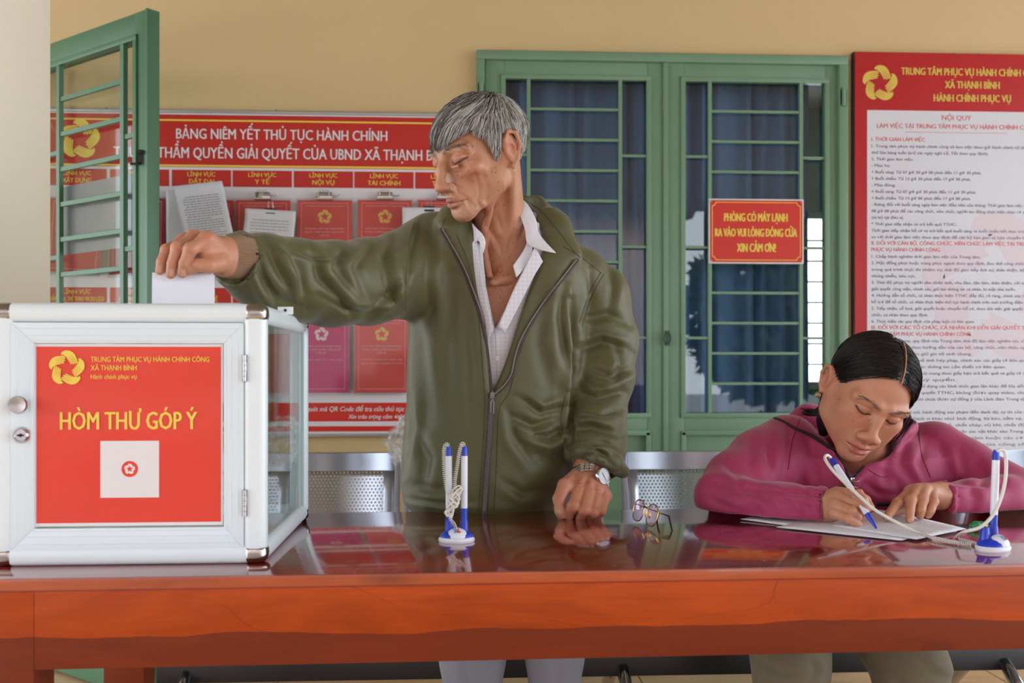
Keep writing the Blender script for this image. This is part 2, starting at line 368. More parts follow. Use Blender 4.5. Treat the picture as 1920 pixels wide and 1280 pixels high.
# local frame: x from hinge to free edge, y thickness
zt3 = Zp(16, 285, 3.12)
def uat(px):    # distance along leaf of a pixel column
    d = ray(px, 300)[:2]; A = np.array([[dv.x, -d[0]], [dv.y, -d[1]]]); s = np.linalg.solve(A, np.array([-Mt[0][3], -Mt[1][3]])); return s[0]
zs3 = (zt3, zt3-.082, zt3-.082-1.30, zt3-.082-1.36)
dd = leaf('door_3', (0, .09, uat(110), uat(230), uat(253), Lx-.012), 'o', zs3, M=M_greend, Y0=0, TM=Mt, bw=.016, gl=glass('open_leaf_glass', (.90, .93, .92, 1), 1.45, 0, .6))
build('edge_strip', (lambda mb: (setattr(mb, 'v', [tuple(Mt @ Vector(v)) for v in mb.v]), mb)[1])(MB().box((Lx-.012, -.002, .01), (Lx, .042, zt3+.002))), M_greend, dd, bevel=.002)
h = Mt @ Vector((Lx-.03, -.006, Zp(300, 280, 3.18)))
q = MB().box((-.006, -.004, -.022), (.006, .002, .022)).box((-.03, -.004, -.026), (.004, .0, -.018)).box((-.004, -.012, .008), (.008, -.002, .02))
q.v = [tuple(Vector(v)+h) for v in q.v]; build('latch_catch', q, M_dark, dd)
q = MB().box((uat(100), .030, 1.03+(693-478)/F*3.4), (uat(236), .032, 1.03+(693-340)/F*3.3)); q.v = [tuple(Mt @ Vector(v)) for v in q.v]
o = build('paper_sheet', q, mat('grey_paper', (140, 138, 142), .8)); tag(o, 'blank grey sheet taped behind the bars of the open door leaf', 'paper')
# ================================================================ red sign on the right door leaf
M_red = mat('red_print', (206, 42, 24), .35, var=.03); M_redm = mat('matt_red_print', (190, 34, 22), .4, var=.03)
M_yel = mat('yellow_print', (236, 205, 80), .5, var=0); M_whp = mat('white_print', (225, 222, 224), .6, var=0)
Ys = 3.722
s = root('door_sign', 'small red sign with yellow capitals screwed to the green door', 'sign', P(1418, 494, Ys))
x0, x1 = Xp(1329, Ys), Xp(1507, Ys); z0, z1 = Zp(494, 1418, Ys), Zp(373, 1418, Ys)
build('sign_plate', MB().box((x0, Ys, z0), (x1, Ys+.004, z1)), M_whp, s, bevel=.001)
build('sign_face', MB().box((x0+.005, Ys-.001, z0+.005), (x1-.005, Ys, z1-.005)), M_red, s, smooth=False)
def ring(mb, pts, w, Y):
    n = len(pts); c = Vector((sum(p[0] for p in pts)/n, sum(p[1] for p in pts)/n)); o = [Vector(p) for p in pts]; i = []
    for k, p in enumerate(o):
        a = (o[k]-o[k-1]).normalized(); b = (o[(k+1) % n]-o[k]).normalized(); na = Vector((-a[1], a[0])); nb = Vector((-b[1], b[0])); q = na+nb
        i.append(p+q*(w/max(.3, q.dot(na))))
    mb.add([(p[0], Y, p[1]) for p in o]+[(p[0], Y, p[1]) for p in i], [(k, (k+1) % n, (k+1) % n+n, k+n) for k in range(n)])
bx0, bx1, bz0, bz1 = x0+.012, x1-.012, z0+.012, z1-.012; c = .014
m = MB(); pts = []
for (cx, cz, a0) in ((bx0, bz0, 90), (bx1, bz0, 180), (bx1, bz1, 270), (bx0, bz1, 0)):
    for t in range(0, 91, 15):
        a = math.radians(a0-t); pts.append((cx+c*math.cos(a), cz+c*math.sin(a)))
ring(m, pts, .0025, Ys-.0015); build('border', m, M_yel, s, smooth=False)
m = MB(); k = lambda py: Zp(py, 1418, Ys)
for t, a, b, yb, hh in (('PHÒNG CÓ MÁY LẠNH', 1358, 1476, 415, 15.5), ('RA VÀO VUI LÒNG ĐÓNG CỬA', 1341, 1494, 443.5, 15.5), ('XIN CẢM ƠN!', 1382, 1454, 472, 16)):
    text(m, t, Xp(a, Ys), Xp(b, Ys), k(yb), pm(hh, Ys), Ys-.0018, bold=.045)
build('lettering', m, M_yel, s, smooth=False)
for cx, cz in ((x0+.008, z0+.009), (x1-.008, z0+.009), (x0+.008, z1-.009), (x1-.008, z1-.009)):
    build('screw', MB().lathe([(.004, -.002), (.004, 0), (.0035, .0015), (.001, .002)], n=12, M=Matrix.Rotation(math.pi/2, 4, 'X'), origin=(cx, Ys-.002, cz)), M_steel, s)
# ================================================================ notice board
Yb = 3.73; k = lambda py, px=500: Zp(py, px, Yb); Xb = lambda px: Xp(px, Yb)
bx0, bx1 = Xb(80), Xb(884); bz1, bz0 = k(208), k(819)
nb = root('notice_board', 'wide red and white notice board with columns of hanging folders', 'notice board', ((bx0+bx1)/2, Yb, bz0))
M_bd = mat('white_board', (222, 218, 222), .45, var=.02); M_al = mat('aluminium', (176, 174, 170), .35, .6, var=.05)
build('board_panel', MB().box((bx0, Yb-.002, bz0), (bx1, YW-.001, bz1)), M_bd, nb)
t = MB(); w = .012
for a, b in (((bx0, bz1-w), (bx1, bz1)), ((bx0, bz0), (bx1, bz0+w)), ((bx0, bz0), (bx0+w, bz1)), ((bx1-w, bz0), (bx1, bz1))): t.box((a[0], Yb-.012, a[1]), (b[0], Yb+.004, b[1]))
build('board_frame', t, M_al, nb, bevel=.002)
e = Yb-.003
build('banner', MB().box((bx0+w, e, k(315)), (bx1-w, e+.0005, k(217))), M_redm, nb, smooth=False)
build('banner_line', MB().box((bx0+w, e-.0005, k(229)), (bx1-w, e, k(226))), M_yel, nb, smooth=False)
build('banner_line', MB().box((bx0+w, e-.0005, k(314)), (bx1-w, e, k(310.5))), M_yel, nb, smooth=False)
m = MB(); text(m, 'BẢNG NIÊM YẾT THỦ TỤC HÀNH CHÍNH', Xb(331), Xb(726), k(262), pm(19, Yb), e-.001, .02)
text(m, 'THUỘC THẨM QUYỀN GIẢI QUYẾT CỦA UBND XÃ THẠNH BÌNH', Xb(214), Xb(846), k(298), pm(20, Yb), e-.001, .02)
build('title_lettering', m, M_whp, nb, smooth=False)
m = MB(); sl_ = MB(); emblem(m, sl_, Xb(150), k(265), pm(37, Yb), e-.001)
build('emblem', m, M_yel, nb, smooth=False); build('emblem_slits', sl_, M_redm, nb, smooth=False)
cols = [145, 262, 378, 492, 606.5, 720, 834]
heads1 = [('LĨNH VỰC', 'XÂY DỰNG'), ('LĨNH VỰC', 'CÔNG THƯƠNG'), ('LĨNH VỰC', 'ĐẤT ĐAI'), ('LĨNH VỰC', 'Y TẾ'), ('LĨNH VỰC', 'NỘI VỤ'), ('LĨNH VỰC', 'TÀI CHÍNH'), ('LĨNH VỰC', 'TƯ PHÁP')]
heads2 = [('LĨNH VỰC', 'VĂN HÓA, THỂ THAO VÀ DU LỊCH'), ('LĨNH VỰC', 'NÔNG NGHIỆP'), ('LĨNH VỰC', 'CÔNG NGHỆ'), ('LĨNH VỰC', 'GIÁO DỤC'), ('LĨNH VỰC', 'DÂN TỘC'), ('LĨNH VỰC', 'THANH TRA'), ('LĨNH VỰC', 'HỘ TỊCH')]
lm = MB()
for hs, ya, yb in ((heads1, 320, 351), (heads2, 540, 568)):
    for cx, (a, b) in zip(cols, hs):
        build('column_header', MB().box((Xb(cx-55.5), e, k(yb)), (Xb(cx+55.5), e+.0005, k(ya))), M_redm, nb, smooth=False)
        text(lm, a, Xb(cx-26), Xb(cx+26), k(ya+12), pm(8, Yb), e-.001, .02)
        hw = min(50, len(b)*3.4); text(lm, b, Xb(cx-hw), Xb(cx+hw), k(ya+25.5), pm(8.5, Yb), e-.001, .02)
build('header_lettering', lm, M_yel, nb, smooth=False)
build('notice_band', MB().box((Xb(200), e, k(790)), (bx1-w, e+.0005, k(755))), M_red, nb, smooth=False)
build('bottom_band', MB().box((bx0+w, e, k(809)), (bx1-w, e+.0005, k(799))), M_red, nb, smooth=False)
m = MB(); text(m, 'Hãy quét mã QR Code để tra cứu thủ tục hành chính', Xb(553), Xb(812), k(771), pm(9, Yb), e-.001, .025, .25)
text(m, 'Xin trân trọng cảm ơn!', Xb(653), Xb(753), k(785), pm(8, Yb), e-.001, .025, .25)
build('notice_lettering', m, M_whp, nb, smooth=False)
# ---- hanging folders
M_slv = glass('plastic_sleeve', (.95, .95, .96, 1), 1.45, .08, 1.2)
M_f = {'red': mat('folder_red', (198, 52, 48), .4), 'maroon': mat('folder_maroon', (150, 14, 36), .4), 'salmon': mat('folder_salmon', (206, 74, 66), .4), 'magenta': mat('folder_magenta', (190, 28, 104), .4)}
M_fw = mat('pale_print', (226, 170, 168), .6, var=0); M_fy = mat('ochre_print', (222, 180, 92), .6, var=0); M_fg = mat('cream_print', (226, 200, 196), .6, var=0)
def folder(cx, ya, yb, colr, lab, last=(), wpx=104, tilt=0, emb=True, clip=True, grp='folders hanging on the notice board', emc=None):
    Y = Yb-.02; kk = lambda py: Zp(py, cx, Y); x = Xp(cx, Y)
    f = root('document_folder', lab, 'folder', (x, Y, kk(yb)), grp)
    Mx = Matrix.Translation((x, Y, kk(ya))) @ Matrix.Rotation(math.radians(tilt), 4, 'Y') @ Matrix.Rotation(math.radians(-2), 4, 'X')
    w = pm(wpx, Y)/2; h = kk(ya)-kk(yb)
    build('sleeve', MB().box((-w, -.002, -h), (w, .002, 0), Mx), M_slv, f, smooth=False)
    build('cover_sheet', MB().box((-w+.004, -.0005, -h+.010), (w-.004, .0005, -.006), Mx), M_f[colr], f, smooth=False)
    m = MB(); b = .017; q = [(-w+b, -h+b+.006), (w-b, -h+b+.006), (w-b, -b), (-w+b, -b)]; ring(m, q, .0016, -.0012); m.v = [tuple(Mx @ Vector(v)) for v in m.v]
    build('border', m, M_fw, f, smooth=False)
    if emb:
        m = MB(); emblem(m, None, 0, -.068, .026, -.0012, Mx); build('emblem', m, emc or M_fy, f, smooth=False)
    m = MB()
    text(m, 'ỦY BAN NHÂN DÂN XÃ THẠNH BÌNH', -w*.68, w*.68, -.030, .004, -.0012, .02, 0, Mx)
    for i, s in enumerate(('DANH MỤC THỦ TỤC HÀNH CHÍNH', 'THUỘC THẨM QUYỀN GIẢI QUYẾT', 'CẤP XÃ')):
        hw = w*(.70, .72, .16)[i]; text(m, s, -hw, hw, -.115-i*.0125, .0055, -.0012, .03, 0, Mx)
    for i, s in enumerate(last): hw = w*min(.75, len(s)*.028); text(m, s, -hw, hw, -.165-i*.014, .0055, -.0012, .02, 0, Mx)
    build('lettering', m, M_fw, f, smooth=False)
    if clip:
        c = root('bulldog_clip'); c.parent = f; W[c.name] = W[f.name].copy()
        build('clip_body', MB().prism([(-.030, -.004), (.030, -.004), (.027, .022), (-.027, .022)], -.014, .004, Mx), M_chrome, c, bevel=.003)
        build('clip_roll', MB().tube([Mx @ Vector((-.031, -.010, -.002)), Mx @ Vector((.031, -.010, -.002))], .0055, 10), M_chrome, c)
        build('clip_handle', MB().tube([Mx @ Vector(p) for p in ((-.018, -.012, .004), (-.016, -.022, .026), (.016, -.022, .026), (.018, -.012, .004))], .0022, 8), M_chrome, c)
        build('hook', MB().tube([Mx @ Vector(p) for p in ((.02, .0, .012), (.045, -.006, .008), (.055, -.012, .012), (.052, -.016, .016))], .0015, 6), M_steel, c)
    return f
G2 = None
folder(145, 370, 517, 'red', 'red plastic-sleeved folder behind the bars of the open door, far left of the board', wpx=100, tilt=3)
folder(258, 368, 521, 'maroon', 'dark maroon folder half hidden by the edge of the open green door leaf', wpx=104, tilt=0, emc=M_fg)
folder(392, 372, 522, 'red', 'red folder almost covered by the rumpled printed sheets in the ĐẤT ĐAI column', wpx=92)
folder(493, 372, 525, 'red', 'red folder with stapled white pages clipped over it, below Y TẾ')
folder(609, 372, 525, 'salmon', 'salmon-red folder below the NỘI VỤ heading', ('LĨNH VỰC: NỘI VỤ',))
folder(722, 372, 525, 'salmon', 'salmon-red folder below the TÀI CHÍNH heading', ('LĨNH VỰC: TÀI CHÍNH',))
folder(834, 372, 525, 'salmon', 'salmon-red folder partly behind the old man, below the last heading')
folder(490, 592, 741, 'red', 'red folder of the lower row seen dimly through the glass box', clip=True)
folder(603, 592, 741, 'magenta', 'magenta folder in the lower row under the outstretched arm', ('LĨNH VỰC: DÂN TỘC - TÔN GIÁO',), emc=M_fg)
folder(716, 592, 741, 'salmon', 'salmon-red folder in the lower row beside the jacket front', ('LĨNH VỰC: GIẢI QUYẾT KHIẾU NẠI,', 'TỐ CÁO, ĐĂNG KÝ QUẢN LÝ CƯ TRÚ'))
# ---- loose printed pages clipped in front
M_pap = mat('office_paper', (212, 212, 216), .75, var=.02); M_ink = mat('grey_ink', (140, 140, 146), .8, var=0)
def pages(cx, ya, yb, wl, lab, tilt, curl, lines=16, clip=False, shear=0, Y=Yb-.062):
    kk = lambda py: Zp(py, cx, Y); x = Xp(cx, Y); h = kk(ya)-kk(yb); w = pm(wl, Y)/2
    f = root('printed_pages', lab, 'papers', (x, Y, kk(yb)), 'loose pages clipped on the notice board')
    Mx = Matrix.Translation((x, Y, kk(ya))) @ Matrix.Rotation(math.radians(tilt), 4, 'Y')
    def pos(u, v, d=0):
        z = -v*h; xx = (u*2-1)*w+shear*v*h
        yy = -curl*math.sin(v*2.6)*.6-curl*.5*(u*2-1)**2*v-.004*math.sin(u*7+v*5)*v+d-.012*max(0, .12-v)*8
        return tuple(Mx @ Vector((xx, yy, z)))
    for j, dd in enumerate((.006, .003, 0)):
        m = MB(); m.grid(lambda u, v: pos(u, v*(1-.02*j), dd), 14, 16); build('page', m, M_pap, f, solid=.0004)
    m = MB()
    for i in range(lines):
        v = .14+.78*i/lines; a = .12+.05*rng.random()*(i % 4 == 0); b = .60+.28*rng.random() if i % 5 == 4 else .88; t = .0055
        u = a
        while u < b:
            du = min(.03+.07*rng.random(), b-u)
            m.add([pos(u, v, -.0009), pos(u+du, v, -.0009), pos(u+du, v+t*1.9, -.0009), pos(u, v+t*1.9, -.0009)], [(0, 1, 2, 3)]); u += du+.014
    build('printed_lines', m, M_ink, f, smooth=False)
    if clip:
        build('binder_clip', MB().prism([(-.022, .006), (.022, .006), (.017, -.014), (-.017, -.014)], -.010, .008, Mx), M_dark, f, bevel=.001)
        build('clip_wire', MB().tube([Mx @ Vector(p) for p in ((-.010, -.008, .004), (-.006, -.014, .030), (.006, -.014, .030), (.010, -.008, .004))], .0014, 6), M_chrome, f)
    return f
pages(372, 345, 505, 88, 'rumpled grey printed sheets hanging askew below the ĐẤT ĐAI heading', -7, .03, 26, shear=.1)
pages(344, 358, 500, 62, 'plain pale sheet hanging behind the rumpled printed ones', 0, .0, 0, Y=Yb-.03)
pages(508, 394, 530, 92, 'curled white pages held by a black binder clip below Y TẾ', 3, .035, 18, clip=True)
pages(805, 390, 540, 100, 'white pages with black binder clip just left of the old man\'s chin', 0, .012, 14, clip=True)
# ================================================================ tall regulation poster on the right
Yq = 3.72; k = lambda py, px=1760: Zp(py, px, Yq); Xq = lambda px: Xp(px, Yq)
px0, px1 = Xq(1603), Xq(1603)+1.0; pz1, pz0 = k(99), k(884)
po = root('regulation_poster', 'tall red-bordered poster of white rules text beside the green door', 'poster', (px0+.5, Yq, pz0))
build('poster_panel', MB().box((px0, Yq, pz0), (px1, YW-.002, pz1)), mat('poster_red', (190, 40, 44), .38, var=.08, vscale=5, bump=.3, bscale=8), po, bevel=.002)
build('poster_edge', MB().box((px0-.004, Yq+.004, pz0), (px0, YW-.002, pz1)), M_dark, po)
build('text_panel', MB().box((Xq(1626), Yq-.0006, k(869)), (px1-.04, Yq, k(208))), mat('poster_white', (212, 212, 218), .4, var=.03, vscale=3), po, smooth=False)
m = MB(); s2 = MB(); emblem(m, s2, Xq(1650), k(158), pm(35, Yq), Yq-.001)
build('emblem', m, mat('poster_yellow', (216, 186, 78), .5, var=0), po, smooth=False); build('emblem_slits', s2, MATS['poster_red'], po, smooth=False)
m = MB(); emblem(m, None, Xq(1866), k(540), pm(150, Yq), Yq-.0008)
build('watermark', m, mat('poster_pink', (214, 200, 206), .4, var=0), po, smooth=False)
m = MB(); cxp = Xq(1822)
for t, a, b, y in (('TRUNG TÂM PHỤC VỤ HÀNH CHÍNH CÔNG', 1690, 1957, 141), ('XÃ THẠNH BÌNH', 1772, 1874, 165), ('HÀNH CHÍNH PHỤC VỤ', 1751, 1895, 190)):
    text(m, t, Xq(a), Xq(b), k(y), pm(14, Yq), Yq-.001, .045)
build('heading_lettering', m, MATS['poster_yellow'], po, smooth=False)
M_rt = mat('red_text', (205, 84, 84), .6, var=0); M_bt = mat('violet_grey_text', (112, 100, 132), .6, var=0)
mr = MB(); mk = MB()
text(mr, 'NỘI QUY', Xq(1766), Xq(1821), k(225), pm(9.5, Yq), Yq-.001, .02); text(mr, 'LÀM VIỆC TẠI TRUNG TÂM PHỤC VỤ HÀNH CHÍNH CÔNG', Xq(1644), Xq(1945), k(241), pm(8.5, Yq), Yq-.001, .03)
mr.box((Xq(1698), Yq-.0012, k(248.6)), (Xq(1888), Yq-.0008, k(248)))
L = [('r', 'I. THỜI GIAN LÀM VIỆC', 1734), ('k', '1. Trung tâm phục vụ hành chính công xã làm việc theo giờ hành chính từ thứ Hai đến', 1960), ('k', 'thứ Sáu hàng tuần (trừ các ngày nghỉ Lễ, Tết theo quy định).', 1853), ('k', '2. Thời gian làm việc:', 1712), ('k', '- Mùa hè:', 1669), ('k', '  + Buổi sáng: Từ 07 giờ 30 giờ 00 phút đến 11 giờ 30 phút.', 1840), ('k', '  + Buổi chiều: Từ 13 giờ 30 phút đến 17 giờ 30 phút.', 1820), ('k', '- Mùa đông:', 1679), ('k', '  + Buổi sáng: Từ 07 giờ giờ 30 phút đến 11 giờ 30 phút.', 1830), ('k', '  + Buổi chiều: Từ 13 giờ 00 phút đến 17 giờ 00 phút.', 1820),
 ('k', '- Riêng đối với buổi sáng ngày làm việc đầu tiên của tháng: Thời gian làm việc bắt đầu từ', 1960), ('k', '08 giờ 00 phút để các công chức, viên chức, người lao động thực hiện chào cờ và sinh hoạt', 1960), ('k', 'chi bộ tại đơn vị.', 1694), ('k', '* Thời gian tiếp nhận và trả kết quả TTHC:', 1793), ('k', 'Thời gian tiếp nhận hồ sơ và trả kết quả buổi sáng và buổi chiều kết thúc trước 30 phút', 1960), ('k', 'so với thời gian làm việc theo quy định để cán bộ bàn giao và luân chuyển hồ sơ.', 1940),
 ('r', 'II. ĐỐI VỚI CÁN BỘ, CÔNG CHỨC, VIÊN CHỨC LÀM VIỆC TẠI TRUNG TÂM', 1960), ('r', 'PHỤC VỤ HÀNH CHÍNH CÔNG', 1762), ('k', '1. Chấp hành nghiêm thời gian làm việc của Trung tâm.', 1838), ('k', '2. Mặc đồng phục hoặc trang phục ngành theo quy định, đeo thẻ công chức, viên chức', 1960), ('k', 'trong quá trình thực thi nhiệm vụ; thái độ giao tiếp lịch sự, thân thiện, không gây', 1950), ('k', 'nhũng nhiễu, tiêu cực.', 1717), ('k', '3. Thái độ phục vụ người dân nhiệt tình, chu đáo, tận tâm, thân thiện, cởi mở trong', 1950), ('k', 'giải quyết công việc, chính xác, giữ kín thông tin cá nhân, bí mật nhà nước.', 1905), ('k', '4. Hướng dẫn tổ chức, cá nhân thực hiện TTHC đầy đủ, rõ ràng, chính xác; Hướng dẫn', 1960), ('k', 'hỗ trợ để tổ chức, cá nhân thực hiện thủ tục hành chính trên môi trường điện tử.', 1930), ('k', '5. Tiếp nhận, số hoá, giải quyết hoặc chuyển hồ sơ, theo dõi việc giải quyết TTHC của', 1960), ('k', 'chức, cá nhân theo quy định.', 1740), ('k', '6. Thực hiện các quy định của pháp luật có liên quan.', 1828),
 ('r', 'III. ĐỐI VỚI CÁC TỔ CHỨC, CÁ NHÂN KHI ĐẾN GIẢI QUYẾT TTHC TẠI', 1960), ('r', 'TRUNG TÂM PHỤC VỤ HÀNH CHÍNH CÔNG', 1820), ('k', '1. Tuân thủ nội quy, quy định của Trung tâm; thái độ làm việc nghiêm túc, văn minh,', 1950), ('k', 'lịch sự. Thực hiện theo hướng dẫn của cán bộ, công chức, viên chức, người lao', 1950), ('k', 'động tại Trung tâm; giữ gìn vệ sinh chung.', 1822), ('k', '2. Chịu trách nhiệm về tính hợp pháp, chính xác các giấy tờ liên quan đến', 1950), ('k', 'hồ sơ và cung cấp các thông tin cần thiết có liên quan.', 1886), ('k', '3. Nộp hồ sơ TTHC phải mang theo giấy hẹn trả kết quả và giấy tờ tùy thân', 1950), ('k', 'hoặc có giấy uỷ quyền.', 1793), ('k', '4. Không được hoặc sử dụng các hình thức gian lận khác để lừa dối cán bộ', 1950), ('k', 'trong quá trình giải quyết TTHC; không được quay video, chụp ảnh', 1950), ('k', 'nơi tiếp nhận hồ sơ khi chưa được sự đồng ý của Lãnh đạo Trung tâm.', 1930), ('k', '', 0), ('k', '5. Nghiêm cấm lời nói, hành động xúc phạm đến danh dự, uy tín của cơ quan', 1950), ('k', 'người dân và các hành vi khác như: kích động, lôi kéo, nằm vạ, gây rối', 1950), ('k', '6. Không được mang chất nổ, chất cháy, vũ khí, chất độc, hại', 1950), ('k', 'Không được mang gia súc, gia cầm hoặc súc vật khác vào Trung tâm.', 1940), ('k', '7. Liên hệ với Giám đốc Trung tâm hoặc các cơ quan', 1950), ('k', 'khi phát hiện hành vi vi phạm của công chức.', 1945)]
for i, (cc, t, b) in enumerate(L):
    if t: text(mr if cc == 'r' else mk, t, Xq(1634), Xq(b), k(265.5+i*12.13), pm(5.6 if cc == 'k' else 7, Yq), Yq-.001, .03)
text(mk, 'UBND XÃ THẠNH BÌNH', Xq(1860), Xq(1960), k(874-18), pm(7, Yq), Yq-.001, .03)
build('red_lettering', mr, M_rt, po, smooth=False); build('rules_lettering', mk, M_bt, po, smooth=False)
for px in (1786, 1834): build('hanging_nail', MB().tube([(Xq(px), YW, k(96)), (Xq(px)+.004, Yq-.006, k(101))], .002, 6), M_dark, po)
# small hooks above the board
for px in (201, 519): build('hanging_nail', MB().tube([(Xb(px), YW, k(206, 500)+.004), (Xb(px)-.002, Yb-.01, k(206, 500))], .002, 6), M_dark, nb)
# ================================================================ table
TZ = .747
def wood(name, c1, c2, rough, band=None, coat=0):
    k = NT(name); co = k.coord((1.0, 7, 7)); n = k.noise(co, 2.2, 6, .6, 1.2); f = k.noise(k.coord((3, 120, 120)), 3, 3)
    c = k.ramp(n, [(.30, lin(c1)), (.72, lin(c2))])
    c = k.mix(k.math('MULTIPLY', f, .35), c, lin(tuple(x*.55 for x in c1)))
    w = k.n('ShaderNodeTexVoronoi', Scale=1.0); k.l(k.coord((2.6, 3, 9)), w.inputs['Vector'])     # knots
    kn = k.ramp(w.outputs['Distance'], [(0.02, (1, 1, 1, 1)), (.13, (0, 0, 0, 1))]); c = k.mix(k.math('MULTIPLY', kn, .55), c, lin((70, 22, 14)))
    if band:
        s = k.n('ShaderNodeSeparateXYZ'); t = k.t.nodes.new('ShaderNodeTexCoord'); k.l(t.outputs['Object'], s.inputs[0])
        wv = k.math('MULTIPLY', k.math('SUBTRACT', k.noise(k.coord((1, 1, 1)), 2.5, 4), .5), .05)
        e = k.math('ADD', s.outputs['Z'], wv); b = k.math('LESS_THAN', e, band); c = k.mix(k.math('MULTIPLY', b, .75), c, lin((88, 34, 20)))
        # thin wandering cracks
        q = k.n('ShaderNodeTexNoise', Scale=1.6, Detail=2); k.l(k.coord((.8, 1, 3)), q.inputs['Vector'])
        cr_ = k.math('LESS_THAN', k.math('ABSOLUTE', k.math('SUBTRACT', q.outputs[0], .56)), .0016); c = k.mix(k.math('MULTIPLY', cr_, .22), c, lin((60, 24, 18)))
    k.l(c, k.b.inputs['Base Color']); k.b.inputs['Roughness'].default_value = rough; k.b.inputs['Coat Weight'].default_value = coat; k.b.inputs['Coat Roughness'].default_value = .06
    k.b.inputs['Specular IOR Level'].default_value = .5 if coat > .3 else .2
    k.bump(k.math('ADD', k.noise(k.coord((1, 1, 1)), 7, 2), k.math('MULTIPLY', f, .1)), .12, .004); return k.m
M_top = wood('polished_red_wood', (110, 16, 12), (166, 30, 18), .13, coat=1)
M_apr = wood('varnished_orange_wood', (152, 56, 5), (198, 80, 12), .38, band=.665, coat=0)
M_lip = wood('varnished_edge_wood', (150, 56, 12), (188, 84, 22), .25, coat=.4)
tA = Pz(20, 1086, TZ); ta = math.radians(1.2)
TM_ = Matrix.Translation((tA[0], tA[1], 0)) @ Matrix.Rotation(ta, 4, 'Z')
TL0, TL1, TD = -.075, 1.95, .605
tb = root('wooden_table', 'long glossy red-brown wooden table with thick orange front board', 'table', (tA[0]+.8, tA[1]+.3, 0))
W[tb.name] = Vector(tb.location)
def tbox(a, b): return MB().box(a, b, TM_)
build('table_top', tbox((TL0, .004, TZ-.018), (TL1, TD, TZ)), M_top, tb, bevel=.0015)
build('front_lip', tbox((TL0, 0, TZ-.0155), (TL1, .0045, TZ-.0006)), M_lip, tb, bevel=.001)
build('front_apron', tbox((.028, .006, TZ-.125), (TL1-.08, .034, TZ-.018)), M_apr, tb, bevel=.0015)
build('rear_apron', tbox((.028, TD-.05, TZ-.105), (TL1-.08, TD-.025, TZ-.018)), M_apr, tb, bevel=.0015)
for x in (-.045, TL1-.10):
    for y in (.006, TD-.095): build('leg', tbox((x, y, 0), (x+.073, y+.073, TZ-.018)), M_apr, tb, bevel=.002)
build('side_apron', tbox((-.03, .079, TZ-.105), (-.005, TD-.095, TZ-.018)), M_apr, tb)
build('screw_hole', MB().lathe([(.0035, -.001), (.0035, .0006)], n=10, M=TM_ @ Matrix.Translation((.008, .0055, TZ-.19)) @ Matrix.Rotation(math.pi/2, 4, 'X')), M_dark, tb)
# ================================================================ suggestion box
bA = P(-22, 1058, 1.462); bB = P(499, 1052, 1.47); BW = float(bB[0]-bA[0]); BH = Zp(568, 250, 1.47)-TZ; BD = .455
BM = Matrix.Translation((bA[0], 1.462, TZ)) @ Matrix.Rotation(math.radians(.7), 4, 'Z')
bx = root('suggestion_box', 'white aluminium suggestion box with chrome corners, glass sides and red front poster', 'box', tuple(BM @ Vector((BW/2, BD/2, 0))))
def B(a, b, mb=None): return (mb or MB()).box(a, b, BM)
pw = .034; g = .0285
for x in (0, BW-pw):
    for y in (0, BD-.024): build('post_profile', B((x, y, .012), (x+pw, y+(.03 if y == 0 else .024), BH-.012)), M_white, bx, bevel=.0155, seg=5)
for z in (0, BH-g):
    for y in (0, BD-.028): build('rail_profile', B((.02, y, z), (BW-.02, y+.028, z+g)), M_white, bx, bevel=.0155, seg=5)
    for x in (0, BW-.03): build('rail_profile', B((x, .02, z), (x+.03, BD-.02, z+g)), M_white, bx, bevel=.0155, seg=5)
M_cor = mat('polished_corner', (170, 166, 160), .16, 1, var=.02)
for x in (0, 1):
    for y in (0, 1):
        for z in (0, 1):
            a = (-.001 if x == 0 else BW-pw-.001, -.001 if y == 0 else BD-.034, -.0005 if z == 0 else BH-g-.001)
            if y: a = (a[0]+(0 if x == 0 else .012), a[1]+.013, a[2]+(0 if z == 0 else .009)); s_ = (.024, .022, .021)
            else: s_ = (pw+.002, .036, g+.0015)
            build('corner_cap', B(a, (a[0]+s_[0], a[1]+s_[1], a[2]+s_[2])), M_cor, bx, bevel=.0165 if not y else .010, seg=5)
def bxz(px, py, yy=0):           # box-local x,z for a pixel on the front plane
    d = ray(px, py); Mi = BM.inverted(); o = Mi @ Vector(CAMP); dd_ = Mi.to_3x3() @ Vector(d); t = (yy-o.y)/dd_.y; q = o+dd_*t; return q.x, q.z
dx0, dz1 = bxz(18, 604); dx1, dz0 = bxz(456, 1028); ix0, iz1 = bxz(62, 643); ix1, iz0 = bxz(419, 988)
M_alw = mat('white_aluminium', (220, 233, 240), .32, var=.01)
door = root('box_door'); door.parent = bx; W[door.name] = W[bx.name].copy()
for q in ([(dx0, dz1), (dx1, dz1), (ix1, iz1), (ix0, iz1)], [(dx0, dz0), (ix0, iz0), (ix1, iz0), (dx1, dz0)], [(dx0, dz1), (ix0, iz1), (ix0, iz0), (dx0, dz0)], [(dx1, dz1), (dx1, dz0), (ix1, iz0), (ix1, iz1)]):
    build('door_profile', MB().prism(q, .0015, .018, BM), M_alw, door, bevel=.0009, seg=2)
for k_ in (.28, .62, .88):   # ridges along the profiles
    m = MB(); q = [(dx0+(ix0-dx0)*k_, dz0+(iz0-dz0)*k_), (dx1+(ix1-dx1)*k_, dz0+(iz0-dz0)*k_), (dx1+(ix1-dx1)*k_, dz1+(iz1-dz1)*k_), (dx0+(ix0-dx0)*k_, dz1+(iz1-dz1)*k_)]
    for i in range(4):
        a, b = q[i], q[(i+1) % 4]; m.tube([BM @ Vector((a[0], .0015, a[1])), BM @ Vector((b[0], .0015, b[1]))], .0007, 6)
    build('profile_ridge', m, M_alw, door)['kind'] = 'stuff'
build('front_pane', B((ix0-.004, .008, iz0-.004), (ix1+.004, .011, iz1+.004)), M_glin, door, smooth=False)
